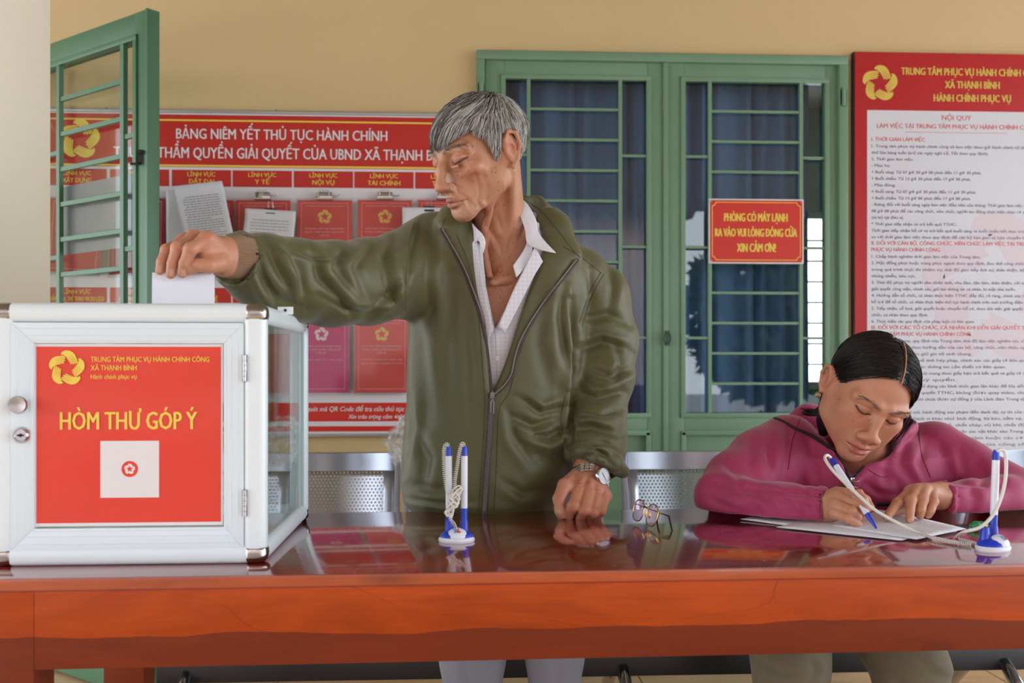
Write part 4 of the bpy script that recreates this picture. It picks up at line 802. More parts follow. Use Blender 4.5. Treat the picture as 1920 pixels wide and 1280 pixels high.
# ================================================================ implicit surfaces for bodies and clothes
from mathutils.bvhtree import BVHTree
class Field:
    def __init__(s, lo, hi, h):
        s.lo = np.array(lo, float); s.h = h; s.n = np.ceil((np.array(hi)-s.lo)/h).astype(int)+1
        s.D = np.full(s.n, .05, np.float32); s.ax = [(s.lo[i]+np.arange(s.n[i])*h).astype(np.float32) for i in range(3)]
    def _blk(s, lo, hi):
        a = np.clip(np.floor((np.array(lo)-s.lo)/s.h).astype(int), 0, s.n-1); b = np.clip(np.ceil((np.array(hi)-s.lo)/s.h).astype(int)+1, 1, s.n)
        if (b <= a).any(): return None
        sl = tuple(slice(a[i], b[i]) for i in range(3))
        X, Y, Z = np.meshgrid(*[s.ax[i][sl[i]] for i in range(3)], indexing='ij', sparse=True); return sl, X, Y, Z
    def _put(s, sl, d, k, mode):
        D = s.D[sl]
        if mode == 'add':
            if k: h = np.maximum(k-np.abs(D-d), 0)/k; s.D[sl] = np.minimum(D, d)-h*h*k*.25
            else: s.D[sl] = np.minimum(D, d)
        else:
            d = -d
            if k: h = np.maximum(k-np.abs(D-d), 0)/k; s.D[sl] = np.maximum(D, d)+h*h*k*.25
            else: s.D[sl] = np.maximum(D, d)
    def ell(s, c, r, k=.01, M=None, R=None, mode='add'):
        c = Vector(c); r = np.array(r, float)*np.ones(3); Q = Matrix.Identity(3) if R is None else R.to_3x3()
        if M is not None: c = M @ c; Q = M.to_3x3() @ Q
        m = float(r.max())+k+.006; b = s._blk([v-m for v in c], [v+m for v in c])
        if b is None: return
        sl, X, Y, Z = b; Q = np.array(Q); x, y, z = X-c[0], Y-c[1], Z-c[2]
        p = [Q[0, i]*x+Q[1, i]*y+Q[2, i]*z for i in range(3)]
        k0 = np.sqrt(sum((p[i]/r[i])**2 for i in range(3)))+1e-6; k1 = np.sqrt(sum((p[i]/r[i]**2)**2 for i in range(3)))+1e-6
        s._put(sl, (k0*(k0-1)/k1).astype(np.float32), k, mode)
    def cone(s, a, b, ra, rb, k=.01, M=None, mode='add', flat=None):
        a = Vector(a); b = Vector(b)
        if M is not None: a = M @ a; b = M @ b
        m = max(ra, rb)*(1 if flat is None else 1.0)+k+.006
        B = s._blk([min(a[i], b[i])-m for i in range(3)], [max(a[i], b[i])+m for i in range(3)])
        if B is None: return
        sl, X, Y, Z = B; d = np.array(b-a); L2 = float(d@d)+1e-12
        x, y, z = X-a[0], Y-a[1], Z-a[2]; t = np.clip((x*d[0]+y*d[1]+z*d[2])/L2, 0, 1)
        q = [x-t*d[0], y-t*d[1], z-t*d[2]]
        if flat is not None:      # (axis, factor): thinner along an axis
            ax = Vector(flat[0]).normalized()
            if M is not None: ax = (M.to_3x3() @ ax)
            w = q[0]*ax[0]+q[1]*ax[1]+q[2]*ax[2]; f = 1/flat[1]-1; q = [q[i]+w*ax[i]*f for i in range(3)]
        s._put(sl, (np.sqrt(q[0]**2+q[1]**2+q[2]**2)-(ra+(rb-ra)*t)).astype(np.float32), k, mode)
    def chain(s, pts, rs, k=.01, M=None, mode='add', kk=None, flat=None):
        rs = rs if hasattr(rs, '__len__') else [rs]*len(pts)
        for i in range(len(pts)-1): s.cone(pts[i], pts[i+1], rs[i], rs[i+1], k if (i == 0 or kk is None) else kk, M, mode, flat)
    def fn(s, lo, hi, f, k=.01, mode='add'):
        B = s._blk(lo, hi)
        if B: s._put(B[0], np.broadcast_to(f(*B[1:]), s.D[B[0]].shape).astype(np.float32), k, mode)
    def loft(s, rows, k=.02, pw=2.4):
        """rows: (z, x centre, half width, y centre, half depth), top to bottom"""
        R = np.array(sorted(rows)); z0, z1 = R[0, 0], R[-1, 0]
        lo = (min(R[:, 1]-R[:, 2])-.06, min(R[:, 3]-R[:, 4])-.06, z0-.03); hi = (max(R[:, 1]+R[:, 2])+.06, max(R[:, 3]+R[:, 4])+.06, z1+.03)
        def f(X, Y, Z):
            i = [np.interp(Z, R[:, 0], R[:, j]) for j in range(1, 5)]
            q = (np.abs((X-i[0])/i[1])**pw+np.abs((Y-i[2])/i[3])**pw)**(1/pw); d = (q-1)*np.minimum(i[1], i[3])
            return np.maximum(d, np.maximum(Z-z1, z0-Z))
        s.fn(lo, hi, f, k)
    def mesh(s):
        D = s.D; S = D < 0; n = D.shape
        c = np.zeros(tuple(v-1 for v in n), np.uint8)
        for dx in (0, 1):
            for dy in (0, 1):
                for dz in (0, 1): c += S[dx:n[0]-1+dx, dy:n[1]-1+dy, dz:n[2]-1+dz]
        act = (c > 0) & (c < 8); I = np.argwhere(act); ids = np.full(act.shape, -1, np.int32); ids[act] = np.arange(len(I))
        P_ = np.zeros((len(I), 3)); cnt = np.zeros(len(I)); K = [(i, j, k) for i in (0, 1) for j in (0, 1) for k in (0, 1)]
        for a in K:
            for ax in range(3):
                if a[ax]: continue
                b = list(a); b[ax] = 1
                A = D[I[:, 0]+a[0], I[:, 1]+a[1], I[:, 2]+a[2]]; B = D[I[:, 0]+b[0], I[:, 1]+b[1], I[:, 2]+b[2]]
                w = (A < 0) != (B < 0); t = np.where(w, A/(A-B+1e-12), 0); p = np.tile(np.array(a, float), (len(I), 1)); p[:, ax] = t
                P_[w] += p[w]; cnt[w] += 1
        V = (I+P_/np.maximum(cnt, 1)[:, None])*s.h+s.lo; Fs = []
        for ax in range(3):
            o = [(1, 2), (2, 0), (0, 1)][ax]; sa = [slice(None)]*3; sb = [slice(None)]*3; sa[ax] = slice(0, -1); sb[ax] = slice(1, None)
            A, B = S[tuple(sa)], S[tuple(sb)]; E = np.argwhere(A != B); fl = A[tuple(E.T)]
            ok = (E[:, o[0]] > 0) & (E[:, o[1]] > 0) & (E[:, o[0]] < n[o[0]]-1) & (E[:, o[1]] < n[o[1]]-1); E = E[ok]; fl = fl[ok]
            def g(u, v): q = E.copy(); q[:, o[0]] -= u; q[:, o[1]] -= v; return ids[tuple(q.T)]
            Q = np.stack([g(1, 1), g(0, 1), g(0, 0), g(1, 0)], 1); Q[~fl] = Q[~fl][:, ::-1]; Fs.append(Q)
        Q = np.concatenate(Fs); return V, Q[(Q >= 0).all(1)]
def vnorm(V, Q):
    n = np.cross(V[Q[:, 2]]-V[Q[:, 0]], V[Q[:, 3]]-V[Q[:, 1]]); N = np.zeros_like(V)
    for j in range(4): np.add.at(N, Q[:, j], n)
    return N/(np.linalg.norm(N, axis=1)[:, None]+1e-12)
def relax(V, Q, it=1, f=.5):
    for _ in range(it):
        S_ = np.zeros_like(V); c = np.zeros(len(V))
        for j in range(4):
            np.add.at(S_, Q[:, j], V[Q[:, (j+1) % 4]]+V[Q[:, (j+3) % 4]]); np.add.at(c, Q[:, j], 2)
        V = V*(1-f)+f*S_/c[:, None]
    return V
def segd(X, Y, pts):
    """distance to a 2-D polyline, position along it 0..1, signed side"""
    best = np.full(X.shape, 1e9); T = np.zeros(X.shape); Sg = np.zeros(X.shape); n = len(pts)-1
    for i in range(n):
        (ax, ay), (bx, by) = pts[i], pts[i+1]; dx, dy = bx-ax, by-ay; L = dx*dx+dy*dy+1e-9
        t = np.clip(((X-ax)*dx+(Y-ay)*dy)/L, 0, 1); ex, ey = X-ax-t*dx, Y-ay-t*dy; d = np.hypot(ex, ey); w = d < best
        best = np.where(w, d, best); T = np.where(w, (i+t)/n, T); Sg = np.where(w, np.sign(dx*ey-dy*ex), Sg)
    return best, T, Sg
def folds(V, Q, strokes):
    """cloth folds: each (polyline px, width px, depth mm, ridge side)"""
    for st in strokes:
        pts, w, amp = st[0], st[1], st[2]*.001; side = st[3] if len(st) > 3 else 1; N = vnorm(V, Q)
        px, py, dd_ = proj(V); d, t, sg = segd(px, py, pts); m = (d < w*5) & (N[:, 1] < .35)
        taper = np.clip(np.sin(np.pi*np.clip(t, .03, .97)), 0, 1)**.6
        s_ = d*sg*side; prof = -np.exp(-(s_/w)**2)+.75*np.exp(-((s_-1.9*w)/(1.3*w))**2)
        V = V+N*(prof*amp*taper*m*np.clip(.35-N[:, 1], 0, 1)**.5)[:, None]
    return V
def sdfmesh(name, parts, m, parent=None, smooth=True, cols=None):
    """parts: list of (V, Q); one mesh object"""
    off = np.array(W[parent.name]) if parent else np.zeros(3); o = 0; VV, QQ = [], []
    for V, Q in parts: VV.append(V-off); QQ.append(Q+o); o += len(V)
    V = np.concatenate(VV); Q = np.concatenate(QQ); me = bpy.data.meshes.new(name)
    me.vertices.add(len(V)); me.vertices.foreach_set('co', V.astype(np.float32).ravel())
    me.loops.add(len(Q)*4); me.loops.foreach_set('vertex_index', Q.astype(np.int32).ravel()); me.polygons.add(len(Q))
    me.polygons.foreach_set('loop_start', (np.arange(len(Q))*4).astype(np.int32)); me.update(calc_edges=True); me.validate()
    me.polygons.foreach_set('use_smooth', np.ones(len(me.polygons), bool))
    if cols is not None:
        at = me.color_attributes.new('Col', 'FLOAT_COLOR', 'POINT'); c = np.concatenate(cols); c = np.concatenate([c, np.ones((len(c), 1))], 1)
        at.data.foreach_set('color', c.astype(np.float32).ravel())
    for x in (m if isinstance(m, (list, tuple)) else [m]): me.materials.append(x)
    ob = bpy.data.objects.new(name, me); C.objects.link(ob)
    if parent: ob.parent = parent; W[ob.name] = W[parent.name].copy()
    return ob
def bvh_of(parts):
    o = 0; v = []; f = []
    for V, Q in parts: v += [tuple(x) for x in V]; f += [tuple(int(i)+o for i in q) for q in Q]; o += len(V)
    return BVHTree.FromPolygons(v, f)
def hit(bvh, px, py, lift=.001):
    d = Vector(ray(px, py)).normalized(); r = bvh.ray_cast(Vector(CAMP), d)
    return None if r[0] is None else r[0]-d*lift
def surf_tube(bvh, pts, r, m, name, parent, lift=.001, n=8, dens=5, flat=1.0):
    q = []; P2 = spline([(a, b, 0) for a, b in pts], dens)
    for p in P2:
        h_ = hit(bvh, p[0], p[1], lift)
        if h_ is not None: q.append(h_)
    if len(q) > 1: return build(name, MB().tube(q, r, n, flat=flat), m, parent)
def skinmat(name, rough=.5, bump=.35):
    k = NT(name); a = k.n('ShaderNodeVertexColor', layer_name='Col'); n = k.noise(k.coord(), 260, 5, .65); n2 = k.noise(k.coord(), 45, 3)
    c = k.mix(k.math('MULTIPLY', n2, .35), a.outputs[0], k.mix(.5, a.outputs[0], lin((150, 70, 52)), 'MIX'))
    k.l(c, k.b.inputs['Base Color']); k.b.inputs['Roughness'].default_value = rough; k.b.inputs['Specular IOR Level'].default_value = .45
    k.b.inputs['Subsurface Weight'].default_value = .12; k.b.inputs['Subsurface Radius'].default_value = (1, .35, .2); k.b.inputs['Subsurface Scale'].default_value = .006
    k.bump(k.math('ADD', n, k.math('MULTIPLY', n2, .6)), bump, .0012); MATS[name] = k.m; return k.m
def Lc(c): return np.array(lin(c)[:3])
def blob(col, d, r, target, s=1.0, soft=.5):
    w = (np.clip((r-d)/(r*soft+1e-9), 0, 1)*s)[:, None]; return col*(1-w)+Lc(target)*w
def head(f, M, p):
    """face towards local -Y; p tweaks"""
    g = p.get
    E = lambda c, r, k=.01, R=None, mode='add': f.ell(c, r, k, M, R, mode)
    E((0, .010, .032-g('ch', 0)), (.072*g('w', 1), .091, .080-g('ch', 0)), .01)
    E((0, -.028, -.030), (.057*g('w', 1)*g('fw', 1), .056, .078), .03)
    for s in (-1, 1):
        E((s*.052*g('jw', 1), -.006, -.052), (.018, .026, .022), .03)
        f.cone((s*.050*g('jw', 1), -.012, -.062), (s*.016, -.070, -.098), .015, .014, .025, M)
        E((s*.046*g('w', 1), -.056, -.022), (.020, .020, .016), .02)                         # cheekbone
        E((s*.036, -.056, -.054), (.022, .022, .026), .025) if g('full', 0) else None
        f.cone((s*.050, -.064, .014), (s*.014, -.083, .016), .009, .008, .014, M)           # brow
        E((s*.031, -.099, .001), (.0165, .013, .0115), .012, None, 'sub')                  # socket
        E((s*.031, -.0715, -.001), (.0150, .0145, .0135), .004)                             # lid over the eyeball
        f.chain([(s*.045, -.074, -.003), (s*.038, -.0845, -.0065), (s*.030, -.0875, -.0075), (s*.019, -.082, -.0055)], .0016, .002, M, 'sub')  # lid slit
        f.chain([(s*.045, -.077, .006), (s*.035, -.086, .0085), (s*.022, -.085, .007)], .0013, .003, M, 'sub')   # upper crease
        E((s*.0125*g('nw', 1), -.0985, -.046), (.0085, .010, .0075), .006)                  # wing of the nose
        E((s*.0065, -.1055, -.0545), (.0034, .0045, .0035), .003, None, 'sub')
        f.chain([(s*.0175, -.097, -.046), (s*.027, -.088, -.060), (s*.031, -.080, -.074)], [.0016, .0020, .0016], .006, M, 'sub')   # nasolabial
        # ear
        E((s*.064*g('w', 1), .012, -.014), (.015, .020, .030), .016)
        c = (s*.0745*g('w', 1), .012, -.010); es = g('es', 1)
        ear = [(c[0]+s*.004, c[1]-.010, c[2]-.004), (c[0]+s*.008, c[1]-.010, c[2]+.014*es), (c[0]+s*.012, c[1]+.002, c[2]+.026*es), (c[0]+s*.015, c[1]+.015, c[2]+.020*es), (c[0]+s*.015, c[1]+.018, c[2]+.002), (c[0]+s*.010, c[1]+.008, c[2]-.018*es), (c[0]+s*.005, c[1]-.003, c[2]-.027*es)]
        f.chain(ear, [.0032, .0034, .0036, .0038, .0034, .0034, .0050], .002, M, kk=.003)
        E((c[0]+s*.004, c[1]+.003, c[2]+.002), (.007, .017, .025*es), .004)
        E((c[0]-s*.001, c[1]-.003, c[2]+.012), (.009, .014, .016), .004)
        E((c[0]+s*.007, c[1]+.001, c[2]+.012), (.0055, .012, .014), .003)
        E((c[0]+s*.011, c[1]-.001, c[2]-.002), (.004, .006, .010), .004, None, 'sub')
        f.chain([(c[0]+s*.009, c[1]+.006, c[2]-.012), (c[0]+s*.011, c[1]+.009, c[2]+.002), (c[0]+s*.010, c[1]+.003, c[2]+.014)], .0022, .002, M)
    nl = g('nl', 1)
    f.chain([(0, -.082, .010), (0, -.094-.004*nl, -.012), (0, -.1065-.003*nl, -.036)], [.0075, .0078, .0095], .012, M)
    E((0, -.108-.004*nl, -.0425), (.0125*g('nw', 1), .0105, .0095), .006)
    E((0, -.103, -.050), (.0045, .008, .005), .004)
    E((0, -.074, -.070), (.028, .023, .024), .02)
    E((0, -.0985, -.0600), (.003, .004, .006), .005, None, 'sub')
    ml = g('mw', .025); lf = g('lip', 1)
    for s in (-1, 1):
        f.chain([(s*ml, -.0825, -.0750), (s*.012, -.0935, -.0715), (s*.004, -.0975, -.0700), (0, -.0970, -.0712)], [.0014, .0034*lf, .0040*lf, .0036*lf], .004, M)
        f.chain([(s*ml, -.0825, -.0762), (s*.012, -.0930, -.0805), (0, -.0965, -.0820)], [.0014, .0044*lf, .0052*lf], .004, M)
        f.chain([(s*(ml+.001), -.0850, -.0758), (s*.012, -.0975, -.0760), (0, -.1010, -.0758)], [.0010, .0012+g('open', 0), .0012+g('open', 0)], .002, M, 'sub')
    E((0, -.092, -.0915), (.014, .006, .0045), .006, None, 'sub')
    E((0, -.0745, -.1020), (.0185*g('cw', 1), .0175, .0145), .018)
def facecol(L, base, p):
    """vertex colours in head space (L: local coords)"""
    n = len(L); col = np.tile(Lc(base), (n, 1)); x, y, z = L.T; ax = np.abs(x); front = y < -.04
    D = lambda cx, cy, cz, sx=1, sy=1, sz=1: np.sqrt(((ax-cx)/sx)**2+((y-cy)/sy)**2+((z-cz)/sz)**2)
    col = blob(col, D(.046, -.065, -.030), .034, p['cheek'], .45, 1)
    col = blob(col, D(0, -.112, -.043), .018, p['cheek'], .5, 1)
    col = blob(col, D(.031, -.088, -.003, 1.25, 1, .75), .017, p['lid'], .55, 1)
    col = blob(col, D(.085, .015, -.008), .032, p['cheek'], .55, 1)
    lipd = np.minimum(D(0, -.096, -.0705, 5.0, 4, 1), D(0, -.095, -.0815, 3.6, 4, 1.25)); col = blob(col, lipd, .0058, p['lipc'], .85, .45)
    dm, t, _ = segd(ax, z, [(0, -.0758), (.012, -.0760), (.026, -.0758)]); dm = np.where(y < -.07, dm, 1); col = blob(col, dm, .0016, p.get('mouth', (92, 40, 34)), .8, .6)
    ds, t, _ = segd(ax, z, [(.0175, -.0050), (.024, -.0075), (.031, -.0080), (.040, -.0060), (.046, -.0025)]); ds = np.where(y < -.055, ds, 1); col = blob(col, ds, .0027, (34, 22, 20), .95, .6)
    dc, t, _ = segd(ax, z, [(.020, .007), (.034, .0085), (.046, .005)]); col = blob(col, np.where(y < -.055, dc, 1), .0014, p['lid'], .7, .8)
    db, t, _ = segd(ax, z, p['brow']); wb = .0048*(1-.45*t); col = blob(col, np.where(y < -.05, db, 1), wb, p['browc'], p.get('brows', .8), .7)
    return col
# ================================================================ the old man
def row(py, xl, xr, Y, hd):
    a, b = P(xl, py, Y), P(xr, py, Y); return ((a[2]+b[2])/2, (a[0]+b[0])/2, (b[0]-a[0])/2, Y, hd)
def fabric(name, c, rough=.5, sheen=.1, wv=1400, bump=.15, var=.05, spec=.4, soft=None):
    k = NT(name); co = k.coord(); c0 = lin(c); d = tuple(x*(1-var*2) for x in c0[:3])+(1,)
    k.l(k.mix(k.noise(co, 14, 3), d, c0), k.b.inputs['Base Color']); k.b.inputs['Roughness'].default_value = rough; k.b.inputs['Sheen Weight'].default_value = sheen; k.b.inputs['Specular IOR Level'].default_value = spec
    h = k.noise(co, wv, 2, .5)
    if soft: h = k.math('ADD', k.math('MULTIPLY', h, .25), k.noise(k.coord(soft), 1, 4, .55, .6))
    k.bump(h, bump, .003 if soft else .0006); MATS[name] = k.m; return k.m
M_jac = fabric('olive_nylon', (90, 88, 52), .42, .15, soft=(16, 16, 9), bump=.35)
M_skm = skinmat('weathered_skin', .46, .45)
M_knit = fabric('brown_knit', (140, 108, 78), .9, .3, 900, .5)
def shirtmat():
    k = NT('checked_white_cotton'); t = k.t.nodes.new('ShaderNodeTexCoord'); s = k.n('ShaderNodeSeparateXYZ'); k.l(t.outputs['Object'], s.inputs[0]); L = []
    for ax, per in (('X', .0085), ('Z', .0085)):
        f = k.math('FRACT', k.math('DIVIDE', k.math('ADD', s.outputs[ax], .003), per)); L.append(k.math('LESS_THAN', f, .13))
    g_ = k.math('MULTIPLY', k.math('MAXIMUM', L[0], L[1]), .35); k.l(k.mix(g_, lin((226, 226, 234)), lin((176, 174, 190))), k.b.inputs['Base Color'])
    k.b.inputs['Roughness'].default_value = .7; k.bump(k.noise(k.coord(), 30, 3), .25, .002); return k.m
M_shirt = shirtmat(); M_collar = fabric('white_cotton', (228, 228, 236), .7, .1)
HM = Matrix.Translation(P(896, 282, 1.95)) @ Matrix.Rotation(math.radians(-53), 4, 'Z') @ Matrix.Rotation(math.radians(2), 4, 'Y') @ Matrix.Rotation(math.radians(22), 4, 'X') @ Matrix.Scale(1.03, 4)
man = root('old_man', 'standing grey-haired man in an olive zip jacket reaching to drop a letter in the box', 'person', (float(P(950, 900, 2.15)[0]), 2.15, 0))
# ---- skin: head, neck and chest
f = Field(P(770, 660, 2.2)-np.array([0, .38, 0]), P(1090, 160, 2.2)+np.array([0, .10, 0]), .0017)
head(f, HM, dict(w=.97, fw=.98, jw=.93, nl=.4, nw=1.1, lip=.72, mw=.025, es=1.22, cw=.95, ch=.010))
hl = lambda v: HM @ Vector(v)
neck = [hl((0, .030, -.03)), Vector(P(938, 440, 2.05)), Vector(P(950, 520, 2.08)), Vector(P(935, 640, 2.10))]
f.chain(neck, [.052, .054, .075, .080], .02)
f.ell(P(930, 610, 2.07), (.13, .062, .11), .04)
f.ell(P(900, 455, 2.005), (.010, .012, .014), .012)     # Adam's apple
f.chain([hl((.060, .018, -.050)), Vector(P(958, 470, 2.03)), Vector(P(936, 520, 1.995))], [.009, .009, .008], .010)
f.chain([hl((.030, -.02, -.085)), Vector(P(905, 450, 1.995)), Vector(P(918, 515, 1.99))], [.008, .007, .006], .010)
f.chain([Vector(P(1000, 497, 2.05)), Vector(P(950, 522, 2.0)), Vector(P(925, 530, 1.985))], [.009, .009, .007], .010)   # collar bone
f.chain([Vector(P(935, 450, 1.985)), Vector(P(925, 500, 1.975))], [.008, .006], .010, None, 'sub')
# hollow cheek and deep creases on the side turned to the camera
HS = lambda pts, r, k=.006: f.chain(pts, r, k, HM, 'sub')
HS([(.058, -.052, -.045), (.052, -.052, -.068), (.044, -.052, -.085)], [.0028, .0042, .003], .014)
HS([(.036, -.082, -.052), (.041, -.068, -.072), (.036, -.064, -.092)], [.0018, .0022, .0016], .008)
HS([(.020, -.090, -.014), (.034, -.084, -.022), (.044, -.076, -.020)], [.0012, .0016, .0012], .006)
HS([(.052, -.070, .000), (.058, -.062, -.006)], [.001, .001], .004)
HS([(.018, -.090, -.012), (.030, -.090, -.018), (.043, -.080, -.014)], [.0014, .0020, .0012], .006)
HS([(.026, -.088, -.060), (.033, -.078, -.078), (.031, -.070, -.092)], [.0014, .002, .001], .007)
HS([(.050, -.062, -.040), (.046, -.062, -.060)], [.0016, .0026], .010)
for zz_ in (.034, .048, .060): HS([(.034, -.086, zz_-.003), (.012, -.0925, zz_), (-.02, -.0915, zz_)], [.0008, .0011, .0008], .004)
for dz_ in (-.003, .002, .007): HS([(.050, -.072, dz_), (.058, -.060, dz_*1.8-.002)], [.0007, .0006], .003)
f.ell((.030, -.0865, -.0125), (.012, .004, .004), .006, HM)
HS([(.030, -.088, .040), (.0, -.094, .042), (-.03, -.088, .04)], [.0012, .0014, .0012], .006)
Vh, Qh = f.mesh(); Vh = relax(Vh, Qh, 1, .4)
Vh = folds(Vh, Qh, [([(849, 348), (860, 360), (876, 374), (884, 394)], 3.2, 2.2), ([(893, 328), (899, 352), (897, 380), (906, 402)], 4, 2.0, -1), ([(841, 316), (853, 325), (873, 320)], 2.8, 1.3, -1), ([(873, 299), (890, 296)], 2.2, .8), ([(873, 304), (892, 309)], 2.2, .8), ([(878, 312), (892, 322)], 2.2, .6),
    ([(872, 374), (879, 390)], 2.6, 1.2), ([(905, 330), (915, 352), (914, 378)], 4, 1.2), ([(888, 412), (910, 402), (936, 372)], 4, 2.0), ([(908, 420), (925, 440), (944, 478)], 4.5, 2.6), ([(965, 400), (962, 440), (950, 480)], 5, 2.2, -1), ([(930, 400), (945, 440)], 4, 1.2), ([(840, 268), (860, 258), (885, 262)], 2.4, .8), ([(845, 276), (862, 270), (884, 274)], 2.4, .8),
    ([(833, 330), (838, 338)], 2.2, .8), ([(855, 400), (870, 402), (882, 398)], 3, 1.0), ([(950, 340), (952, 370)], 3, 1.0), ([(832, 352), (840, 346), (850, 350)], 2.4, 1.0)])
Mi = np.array(HM.inverted()); Lh = (np.c_[Vh, np.ones(len(Vh))]@Mi.T)[:, :3]
pm_ = dict(cheek=(196, 112, 88), lid=(158, 98, 76), lipc=(164, 98, 82), brow=[(.010, .0155), (.026, .0225), (.042, .021), (.054, .013)], browc=(92, 84, 78), brows=.75, mouth=(96, 48, 40))
ch = facecol(Lh, (190, 138, 106), pm_)
nk = Lh[:, 2] < -.10; ch = np.where(nk[:, None], ch*.55+.45*Lc((182, 120, 92)), ch)
jaw = np.clip(1-np.abs(Lh[:, 2]+.098)/.022, 0, 1)*(Lh[:, 1] < -.05)*(np.abs(Lh[:, 0]) < .034); sp_ = (rng.random(len(Vh)) < .4); ch = ch*(1-(jaw*sp_*.35)[:, None])+Lc((196, 190, 184))*(jaw*sp_*.35)[:, None]
mus = (np.abs(Lh[:, 2]+.062) < .006)*(Lh[:, 1] < -.085)*(np.abs(Lh[:, 0]) < .02)*(rng.random(len(Vh)) < .3); ch = ch*(1-.3*mus[:, None])+Lc((120, 100, 90))*.3*mus[:, None]
pxh, pyh, _ = proj(Vh); fr_ = vnorm(Vh, Qh)[:, 1] < .3
spots = [(876, 275, 2.2), (884, 292, 1.6), (891, 323, 1.7), (866, 333, 2.4), (858, 328, 2.0), (886, 340, 1.8), (922, 322, 1.8), (929, 323, 2.0), (921, 316, 1.5), (930, 314, 1.6), (934, 342, 1.3), (935, 357, 1.2), (890, 290, 1.2), (912, 330, 1.3), (944, 385, 1.8), (970, 430, 2), (962, 455, 1.6), (940, 500, 2), (925, 512, 1.6), (930, 540, 1.6), (915, 548, 1.4), (952, 515, 1.4), (905, 345, 1.2), (940, 372, 1.2), (860, 285, 1.3)]
for k_ in range(60): spots.append((905+75*rng.random()-10, 480+90*rng.random(), .8+.5*rng.random()))
for a, b, r in spots: ch = np.where(fr_[:, None], blob(ch, np.hypot(pxh-a, pyh-b), r+.8, (122, 72, 54), .6, .7), ch)
# ---- right hand (image left) holding the letter
def hand_field(lo, hi, h=.0013): return Field(lo, hi, h)
def P3(l): return [Vector(P(*q)) for q in l]
f = hand_field(P(275, 560, 1.75)-np.array([0, .22, 0]), P(475, 415, 1.80)+np.array([.02, .02, 0]))
Fs = [([(389, 448, 1.612), (357, 467, 1.592), (345, 494, 1.594), (342, 512, 1.603)], [.0105, .0100, .0086, .0078]),
      ([(365, 446, 1.632), (333, 464, 1.600), (323, 494, 1.600), (320, 514, 1.605)], [.0105, .0098, .0086, .0078]),
      ([(347, 451, 1.650), (313, 469, 1.618), (303, 490, 1.610), (300, 507, 1.608)], [.0100, .0092, .0080, .0074]),
      ([(340, 462, 1.668), (318, 476, 1.655), (308, 492, 1.640), (312, 505, 1.632)], [.0090, .0082, .0072, .0066])]
wr = Vector(P(424, 481, 1.665))
for pts, rs in Fs:
    q = P3(pts); f.chain(q, rs, .004, kk=.002); f.ell(q[1], rs[1]*1.06, .005); f.cone(wr, q[0], .020, rs[0]*1.08, .013)
f.ell(P(392, 474, 1.640), (.026, .030, .022), .016)
f.cone(wr, P(470, 482, 1.70), .0275, .030, .015); f.ell(P(420, 482, 1.66), (.024, .026, .030), .014)
q = P3([(408, 492, 1.628), (392, 497, 1.606), (372, 497, 1.600), (357, 503, 1.604), (348, 508, 1.608)]); f.chain(q, [.017, .0125, .0100, .0090, .0074], .008, kk=.004)
f.cone(P(386, 468, 1.612), P(392, 492, 1.612), .008, .009, .010)
f.chain(P3([(387, 470, 1.590), (376, 484, 1.586), (368, 488, 1.584)]), [.004, .005, .003], .006, None, 'sub')
f.chain(P3([(397, 480, 1.590), (402, 492, 1.590)]), [.0015, .0015], .004, None, 'sub')
Va, Qa = f.mesh()
f2x, f2y, _ = proj(Va)
nails = [((342, 515), (8, 12), 15), ((320, 515), (7.5, 11), 12), ((300, 507), (7, 10), 10)]
def handcol(V, Q, base, knuck, nail, nl, kn):
    px, py, _ = proj(V); c = np.tile(Lc(base), (len(V), 1)); fr = vnorm(V, Q)[:, 1] < .2
    for a, b, r in kn: c = np.where(fr[:, None], blob(c, np.hypot(px-a, py-b), r, knuck, .55, 1), c)
    for (a, b), (w, h), _r in nl: c = np.where(fr[:, None], blob(c, np.maximum(np.abs(px-a)/w, np.abs(py-b)/h)**1.0, .55, nail, .8, .25), c)
    return c
ca = handcol(Va, Qa, (196, 138, 108), (186, 104, 80), (206, 168, 146), [((343.5, 511), (9, 13), 0), ((321.5, 511), (9, 13), 0), ((300, 504), (8, 12), 0)], [(389, 446, 12), (366, 444, 10), (357, 470, 11), (333, 467, 10), (313, 470, 9), (345, 512, 12), (320, 515, 12), (300, 508, 11)])
# ---- left fist resting on the table
f = hand_field(P(1020, 990, 1.95)-np.array([0, .17, 0]), P(1160, 825, 2.0)+np.array([.01, .04, 0]))
wr = Vector(P(1105, 878, 1.965))
Fs = [([(1089, 906, 1.915), (1075, 949, 1.868), (1066, 966, 1.885), (1078, 964, 1.910)], [.0125, .0112, .0092, .0085]),
      ([(1107, 911, 1.910), (1096, 956, 1.862), (1088, 970, 1.882), (1100, 966, 1.905)], [.0122, .0108, .0088, .0082]),
      ([(1122, 919, 1.912), (1113, 960, 1.868), (1104, 971, 1.886), (1112, 966, 1.908)], [.0115, .0102, .0084, .0078]),
      ([(1134, 930, 1.920), (1127, 958, 1.882), (1117, 971, 1.892), (1122, 966, 1.912)], [.0105, .0092, .0078, .0070])]
for pts, rs in Fs:
    q = P3(pts); f.chain(q, rs, .004, kk=.002); f.ell(q[0], rs[0]*1.08, .006); f.ell(q[1], rs[1]*1.05, .004); f.cone(wr, q[0], .021, rs[0], .012)
f.ell(P(1105, 910, 1.942), (.034, .022, .028), .014); f.ell(P(1098, 935, 1.925), (.030, .018, .018), .010)
q = P3([(1083, 893, 1.945), (1060, 910, 1.905), (1048, 935, 1.885), (1050, 958, 1.880), (1052, 966, 1.882)]); f.chain(q, [.0170, .0145, .0118, .0100, .0082], .007, kk=.004)
f.cone(wr, P(1108, 852, 1.985), .0285, .0285, .015)
